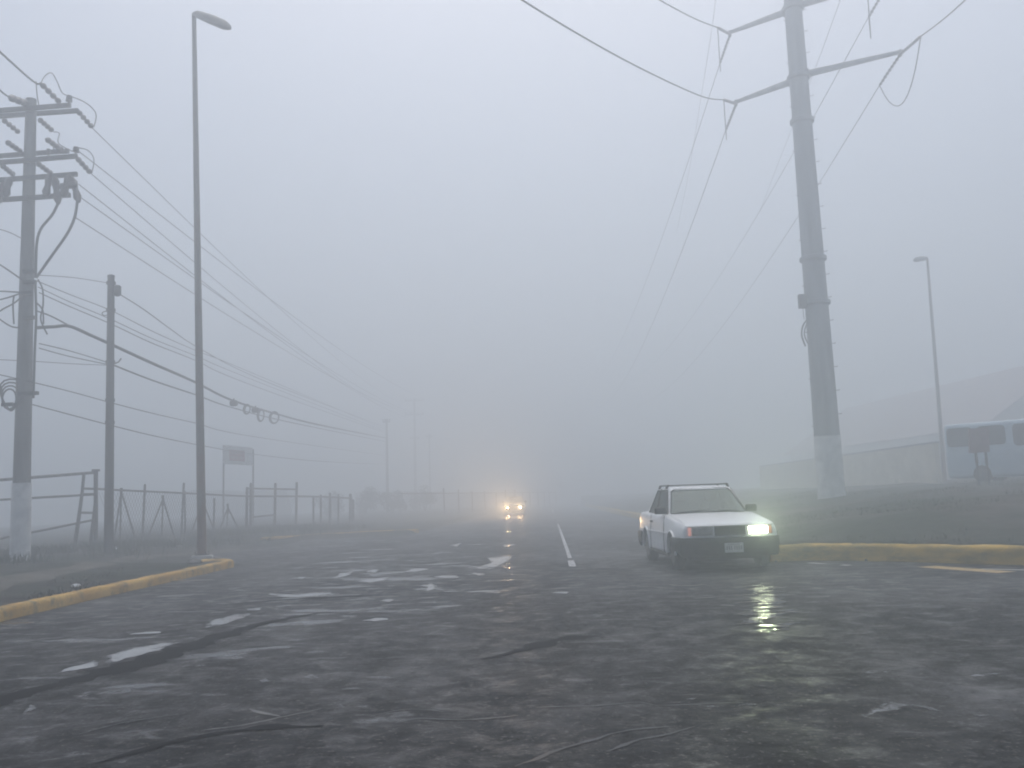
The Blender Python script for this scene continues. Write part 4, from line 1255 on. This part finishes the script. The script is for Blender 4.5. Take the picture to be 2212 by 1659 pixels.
    # bumpers and lower apron
    def bumper(y0, dirn, nm):
        b = MB(); rings = []
        path = [(-.835, .62), (-.838, .25), (-.80, .06), (-.70, -.015), (-.35, -.05), (0, -.058), (.35, -.05), (.70, -.015), (.80, .06), (.838, .25), (.835, .62)]
        prof = [(0, .555), (.012, .54), (.014, .44), (0, .40), (-.004, .30), (-.03, .245), (-.10, .245), (-.10, .555)]
        k = len(prof)
        for i, (x, y) in enumerate(path):
            t = Vector((path[min(i + 1, len(path) - 1)][0] - path[max(i - 1, 0)][0], path[min(i + 1, len(path) - 1)][1] - path[max(i - 1, 0)][1], 0)).normalized()
            o = Vector((t.y, -t.x, 0))
            lim = 1
            for (d_, z) in prof:
                if abs(y) > .2 and z < .33: z = .33
                v = Vector((x, y, 0)) + o * (d_ * .9 + .012)
                b.v.append(Vector((v.x, y0 + v.y * dirn, z)))
        for i in range(len(path) - 1):
            for j in range(k): b.f.append((i * k + j, i * k + (j + 1) % k, (i + 1) * k + (j + 1) % k, (i + 1) * k + j))
        b.f.append(tuple(range(k))); b.f.append(tuple((len(path) - 1) * k + j for j in range(k)))
        return b.build(nm, M['black_plastic'], root, smooth=35)
    fb = bumper(0, 1, 'front_bumper')
    bumper(4.19, -1, 'rear_bumper')
    b = MB(); b.box((0, -.075, .47), (1.2, .006, .018)); b.box((-.42, -.066, .33), (.4, .012, .07)); b.box((.42, -.066, .33), (.4, .012, .07)); b.build('air_intake', M['tyre'], fb)
    # grille
    gx = hl[0] - .03
    gr = MB(); gr.box((0, -.004, .655), (2 * gx, .02, .15)); gr = gr.build('grille', M['black_plastic'], root)
    b = MB()
    for i in range(5): b.bbox((0, -.018, .60 + .028 * i), (2 * gx - .02, .012, .008), .003)
    b.bbox((0, -.018, .655), (.012, .014, .14), .003)
    b.build('grille_bars', M['rim'], gr)
    MB().bbox((0, -.012, .737), (2 * gx + .9 if hl[1] > .61 else 1.3, .02, .014), .005).build('chrome_strip', M['reflector'], gr)
    # headlights and signals
    for s_, on in ((-1, lit[0]), (1, lit[1])):
        x = s_ * (hl[0] + hl[1]) / 2; w = hl[1] - hl[0]; zc_ = (hl[2] + hl[3]) / 2; h = hl[3] - hl[2]
        hb = MB().bbox((x, -.006, zc_), (w, .03, h), .012, seg=3).build('headlight', M['reflector'], root, smooth=40)
        MB().bbox((x, -.026, zc_), (w * .92, .016, h * .88), .007, seg=3).build('lens', beam[0] if on else M['lens_off'], hb, smooth=40)
        if on:
            ld = bpy.data.lights.new('headlight_beam', 'SPOT'); ld.energy = beam[2]; ld.color = beam[1]; ld.spot_size = R(beam[3]); ld.spot_blend = 1.0; ld.shadow_soft_size = .05
            lo_ = bpy.data.objects.new('headlight_beam', ld); COL.objects.link(lo_); lo_.parent = hb
            lo_.location = (x, -.09, zc_); lo_.rotation_euler = (R(90), 0, 0)     # shines forward along -Y
            lo_.rotation_euler = Vector((beam[4] * s_ if False else beam[4], -1, beam[5])).to_track_quat('-Z', 'Y').to_euler()
        if hl[1] > .61:
            MB().bbox((s_ * (hl[1] + .035), .012, zc_), (.055, .05, h), .012, seg=2).build('turn_signal', M['orange_lens'] if s_ > 0 else M['orange_lit'], root, smooth=40)
    # plates
    pl = MB().bbox((plate_x, -.082, .385), (.31, .012, .155), .005).build('license_plate', M['plate'], root)
    b = MB()
    for i, xx in enumerate((-.115, -.08, -.045, .01, .045, .08, .115)): b.box((plate_x + xx, -.0895, .385), (.02, .003, .065))
    b.box((plate_x, -.0895, .438), (.2, .003, .012)); b.build('plate_marks', M['lens_off'], pl)
    # wheels
    for yw in (.76, 3.18):
        for s_ in (-1, 1):
            c = Vector((s_ * .715, yw, .29))
            ty = MB().tube([c - Vector((.085, 0, 0)), c - Vector((.08, 0, 0)), c - Vector((.06, 0, 0)), c + Vector((.06, 0, 0)), c + Vector((.08, 0, 0)), c + Vector((.085, 0, 0))], [.20, .265, .29, .29, .265, .20], 28)
            wh = ty.build('wheel', M['tyre'], root, smooth=40)
            MB().tube([c + Vector((s_ * .07, 0, 0)), c + Vector((s_ * .088, 0, 0)), c + Vector((s_ * .092, 0, 0)), c + Vector((s_ * .08, 0, 0))], [.20, .19, .10, .05], 20).build('hubcap', M['rim'], wh, smooth=40)
    b = MB(); b.box((0, 2.0, .20), (1.2, 3.3, .05)); b.box((0, .76, .28), (1.1, .08, .08)); b.box((0, 3.18, .28), (1.1, .08, .08)); b.build('underbody', M['tyre'], root)
    # cabin
    b = MB(); b.box((0, 2.45, .929), (1.2, 1.9, .012)); b.bbox((0, 1.58, .945), (1.16, .28, .06), .02); b.build('dashboard', M['seat'], root)
    for s_ in (-1, 1):
        b = MB(); b.bbox((s_ * .32, 2.48, 1.02), (.44, .14, .24), .05, seg=3); b.bbox((s_ * .32, 2.5, 1.21), (.25, .09, .14), .04, seg=3); b.build('front_seat', M['seat'], root, smooth=40)
    b = MB(); b.bbox((0, 3.2, 1.0), (1.1, .16, .16), .05, seg=3); b.build('rear_seat', M['seat'], root, smooth=40)
    b = MB(); pts = [Vector((.32 + .18 * math.cos(t), 1.86 + .05 * math.sin(t), .99 + .16 * math.sin(t))) for t in [i * 2 * math.pi / 18 for i in range(18)]]; b.tube(pts + [pts[0]], .016, 6); b.tube([Vector((.32, 1.7, .95)), Vector((.32, 1.86, .99))], .03, 6); b.build('steering_wheel', M['black_plastic'], root, smooth=60)
    MB().bbox((.02, 1.93, 1.325), (.22, .03, .06), .012).build('rear_view_mirror', M['black_plastic'], root)
    # tail lamps
    for s_ in (-1, 1): MB().bbox((s_ * .62, 4.19, .74), (.28, .03, .14), .01).build('tail_lamp', M['sign_red'], root)
    if rack:
        b = MB()
        for yy in (2.14, 2.84):
            b.bbox((0, yy, 1.432), (1.17, .045, .02), .008)
            for s_ in (-1, 1):
                b.tube([Vector((s_ * .57, yy, 1.375)), Vector((s_ * .575, yy, 1.40)), Vector((s_ * .545, yy, 1.43))], [.03, .024, .02], 6)
        for s_ in (-1, 1): b.tube([Vector((s_ * .545, 2.10, 1.436)), Vector((s_ * .545, 2.88, 1.436))], .014, 6)
        b.build('roof_rack', M['rim'], root, smooth=40)
    root.location = loc; root.rotation_euler = (0, 0, yaw)
    return root

wc = G(1574, 1228)
make_car('white old two-door car with roof rack and only one greenish headlight lit', M['white_paint'], (3.47, 15.3, -.01), R(2.0), (.285, .63, .59, .725), (False, True), True, .03, (M['lit_green'], (.86, 1.0, .6), 230, 36, -.22, .15))
make_car('dim oncoming car far down the road with two warm headlights', M['dark_paint'], (-.16, 70, -.01), R(-1.0), (.42, .56, .50, .61), (True, True), False, 0, (M['lit_warm'], (1.0, .64, .32), 3000, 34, -.1, .06))

# ------------------------------------------------------------------ plants and small things
def leaf_cloud(c, rx, ry, rz, n, size, seed):
    r = random.Random(seed); b = MB()
    lobes = [(Vector((r.uniform(-.6, .6) * rx, r.uniform(-.6, .6) * ry, r.uniform(-.3, .7) * rz)), r.uniform(.35, .6)) for _ in range(7)]
    for i in range(n):
        lc, lr = r.choice(lobes)
        d = Vector((r.gauss(0, 1), r.gauss(0, 1), r.gauss(0, 1))).normalized() * (r.random() ** .4) * lr
        p = Vector(c) + lc + Vector((d.x * rx, d.y * ry, d.z * rz))
        if p.z < .05: p.z = .05 + r.random() * .1
        a = Vector((r.gauss(0, 1), r.gauss(0, 1), r.gauss(0, 1))).normalized(); e_ = a.orthogonal().normalized()
        s_ = size * r.uniform(.5, 1.3)
        b.add([p - a * s_, p + e_ * s_ * .5, p + a * s_, p - e_ * s_ * .5], [(0, 1, 2, 3)])
    return b
bush_spots = [(-16.2, 80, 2.0, 'low'), (-13.6, 84, 2.5, 'wide'), (-11.0, 83, 2.1, 'ragged'), (-8.6, 88, 2.6, 'tall')]
for i, (x, y, h, w) in enumerate(bush_spots):
    z0 = HL(x, y)
    rt = thing('bush', 'dim bush on the left verge far down the road, lost in fog', 'bush', (x, y, z0), 'bushes fading into the fog on the left')
    bb_ = leaf_cloud((x, y, z0 + h * .45), 1.5, 1.1, h * .6, 1500, .10, 40 + i)
    bb_.build('foliage', M['leaf'], rt)
    b = MB()
    for k in range(5):
        an = k * 1.3 + i; b.tube([Vector((x, y, z0)), Vector((x + .3 * math.cos(an), y + .3 * math.sin(an), z0 + h * .4)), Vector((x + .8 * math.cos(an), y + .7 * math.sin(an), z0 + h * .75))], [.05, .035, .015], 5)
    b.build('stem', M['bark'], rt)

def blades(n, sampler, H, hmin, hmax, seed):
    r = random.Random(seed); b = MB(); tries = 0
    while n > 0 and tries < 400000:
        tries += 1
        x, y, keep = sampler(r)
        if r.random() > keep: continue
        z = H(x, y)
        if z < .02: continue
        h = r.uniform(hmin, hmax); an = r.uniform(0, 6.28); w = .007 + h * .02
        lean = Vector((r.gauss(0, .35), r.gauss(0, .35), 0)) * h
        s_ = Vector((math.cos(an), math.sin(an), 0)) * w
        p = Vector((x, y, z - .01))
        b.add([p - s_, p + s_, p + lean * .4 + Vector((0, 0, h * .6)) + s_ * .7, p + lean + Vector((0, 0, h)), p + lean * .4 + Vector((0, 0, h * .6)) - s_ * .7], [(0, 1, 2, 3, 4)])
        n -= 1
    return b
def smpl_l(r):
    y = r.uniform(14, 46); t = r.random()
    fx = FA.x + (FB.x - FA.x) * (y - FA.y) / (FB.y - FA.y)
    x = fx + r.gauss(.4, 1.6)
    if x > kx(y) - .8: return x, y, 0
    return x, y, sstep(-.15, .25, nz(x, y, .45, 21))
stuff(blades(15000, smpl_l, HL, .07, .3, 3).build('grass', M['grass']))
def smpl_k(r):
    y = r.uniform(10, 20); x = kx(y) - .25 - abs(r.gauss(0, .7))
    return x, y, sstep(.0, .3, nz(x, y, .8, 23))
stuff(blades(500, smpl_k, HL, .02, .07, 5).build('grass', M['grass']))
def smpl_r(r):
    x = r.uniform(5.5, 22); y = r.uniform(13, 42)
    d = kr_dist(x, y)
    if d < .35: return x, y, 0
    return x, y, sstep(.02, .3, nz(x, y, .3, 31)) * .9 + (.5 if d < .7 else 0)
stuff(blades(9000, smpl_r, HR, .03, .1, 9).build('grass', M['grass']))

def rock(p, s, seed, label, material=None, name='rock', cat='rock'):
    bm = bmesh.new(); bmesh.ops.create_icosphere(bm, subdivisions=2, radius=1)
    b = MB(); bm.verts.index_update()
    b.add([Vector(p) + Vector((v.co.x * s[0], v.co.y * s[1], v.co.z * s[2])) * (1 + .35 * noise.noise(v.co * 1.3 + Vector((seed, 0, 0)))) for v in bm.verts], [tuple(v.index for v in f.verts) for f in bm.faces])
    bm.free()
    return tag(b.build(name, material or M['rock'], origin=p), label, cat)
rock(GT(418, 1218, HL) + Vector((0, 0, .03)), (.16, .13, .08), 1, 'small pale rock beside the footing of the near street lamp')
rock(GT(462, 1209, HL) + Vector((0, 0, .03)), (.2, .14, .08), 2, 'flat grey rock on the kerb side of the near street lamp')
rock(GT(388, 1186, HL) + Vector((0, 0, .03)), (.1, .1, .1), 3, 'dark little rock in the grass left of the near street lamp')
rock(GT(247, 1187, HL) + Vector((0, 0, .03)), (.13, .1, .06), 4, 'crumpled white scrap of litter at the foot of the shorter pole', M['litter'], 'litter', 'litter')
rock(GT(163, 1268, HL) + Vector((0, 0, .02)), (.07, .06, .03), 5, 'small pale scrap of litter on the dirt behind the yellow kerb', M['litter'], 'litter', 'litter')

# ------------------------------------------------------------------ fog, sky and light
hz = MB(); S = 218
hz.box((0, 0, 13.0), (2 * S, 2 * S, 29.0))      # from -1.5 m to 27.5 m
ho = stuff(hz.build('haze', None) if False else MB().box((0, 0, 13.0), (2 * S, 2 * S, 29.0)).build('haze', M['wire']))
fm = bpy.data.materials.new('fog_volume'); fm.use_nodes = True
nt = fm.node_tree; nt.nodes.clear()
out = nt.nodes.new('ShaderNodeOutputMaterial'); pv = nt.nodes.new('ShaderNodeVolumePrincipled')
pv.inputs['Color'].default_value = (.82, .875, .92, 1)
pv.inputs['Density'].default_value = .0268
pv.inputs['Density Attribute'].default_value = ''
pv.inputs['Color Attribute'].default_value = ''
pv.inputs['Temperature Attribute'].default_value = ''
pv.inputs['Anisotropy'].default_value = .5
nt.links.new(pv.outputs[0], out.inputs['Volume'])
try: fm.cycles.homogeneous_volume = True; fm.cycles.volume_sampling = 'MULTIPLE_IMPORTANCE'
except Exception: pass
ho.data.materials.clear(); ho.data.materials.append(fm)

w = bpy.data.worlds.new('World'); scn.world = w; w.use_nodes = True
nt = w.node_tree; nt.nodes.clear()
wo = nt.nodes.new('ShaderNodeOutputWorld'); bg = nt.nodes.new('ShaderNodeBackground'); sky = nt.nodes.new('ShaderNodeTexSky')
sky.sky_type = 'NISHITA'; sky.sun_disc = False
SE, SR = R(67), R(5)
sky.sun_elevation = SE; sky.sun_rotation = SR
sky.air_density = 1.0; sky.dust_density = 5.0; sky.ozone_density = 1.0
hs_ = nt.nodes.new('ShaderNodeHueSaturation'); hs_.inputs['Saturation'].default_value = .9
nt.links.new(sky.outputs[0], hs_.inputs['Color']); nt.links.new(hs_.outputs[0], bg.inputs['Color'])
bg.inputs['Strength'].default_value = .11
nt.links.new(bg.outputs[0], wo.inputs[0])
sd = bpy.data.lights.new('sun', 'SUN'); sd.energy = .8; sd.angle = R(45); sd.color = (1, .97, .93)
so = bpy.data.objects.new('sun', sd); COL.objects.link(so)
sdir = Vector((math.sin(SR) * math.cos(SE), math.cos(SR) * math.cos(SE), math.sin(SE)))
so.rotation_euler = (-sdir).to_track_quat('-Z', 'Y').to_euler()
so.location = (0, 0, 60)

# ------------------------------------------------------------------ render settings
scn.view_settings.view_transform = 'Standard'
scn.view_settings.look = 'None'
scn.view_settings.exposure = 0.49
scn.view_settings.gamma = 1.0
scn.render.engine = 'CYCLES'
cy = scn.cycles
cy.max_bounces = 8; cy.diffuse_bounces = 2; cy.glossy_bounces = 3; cy.transmission_bounces = 4; cy.transparent_max_bounces = 12; cy.volume_bounces = 5
cy.use_denoising = True
cy.sample_clamp_indirect = 4
cy.caustics_reflective = False; cy.caustics_refractive = False
cy.filter_width = 1.9
for o in bpy.data.objects:
    if '_o' in o.keys(): del o['_o']
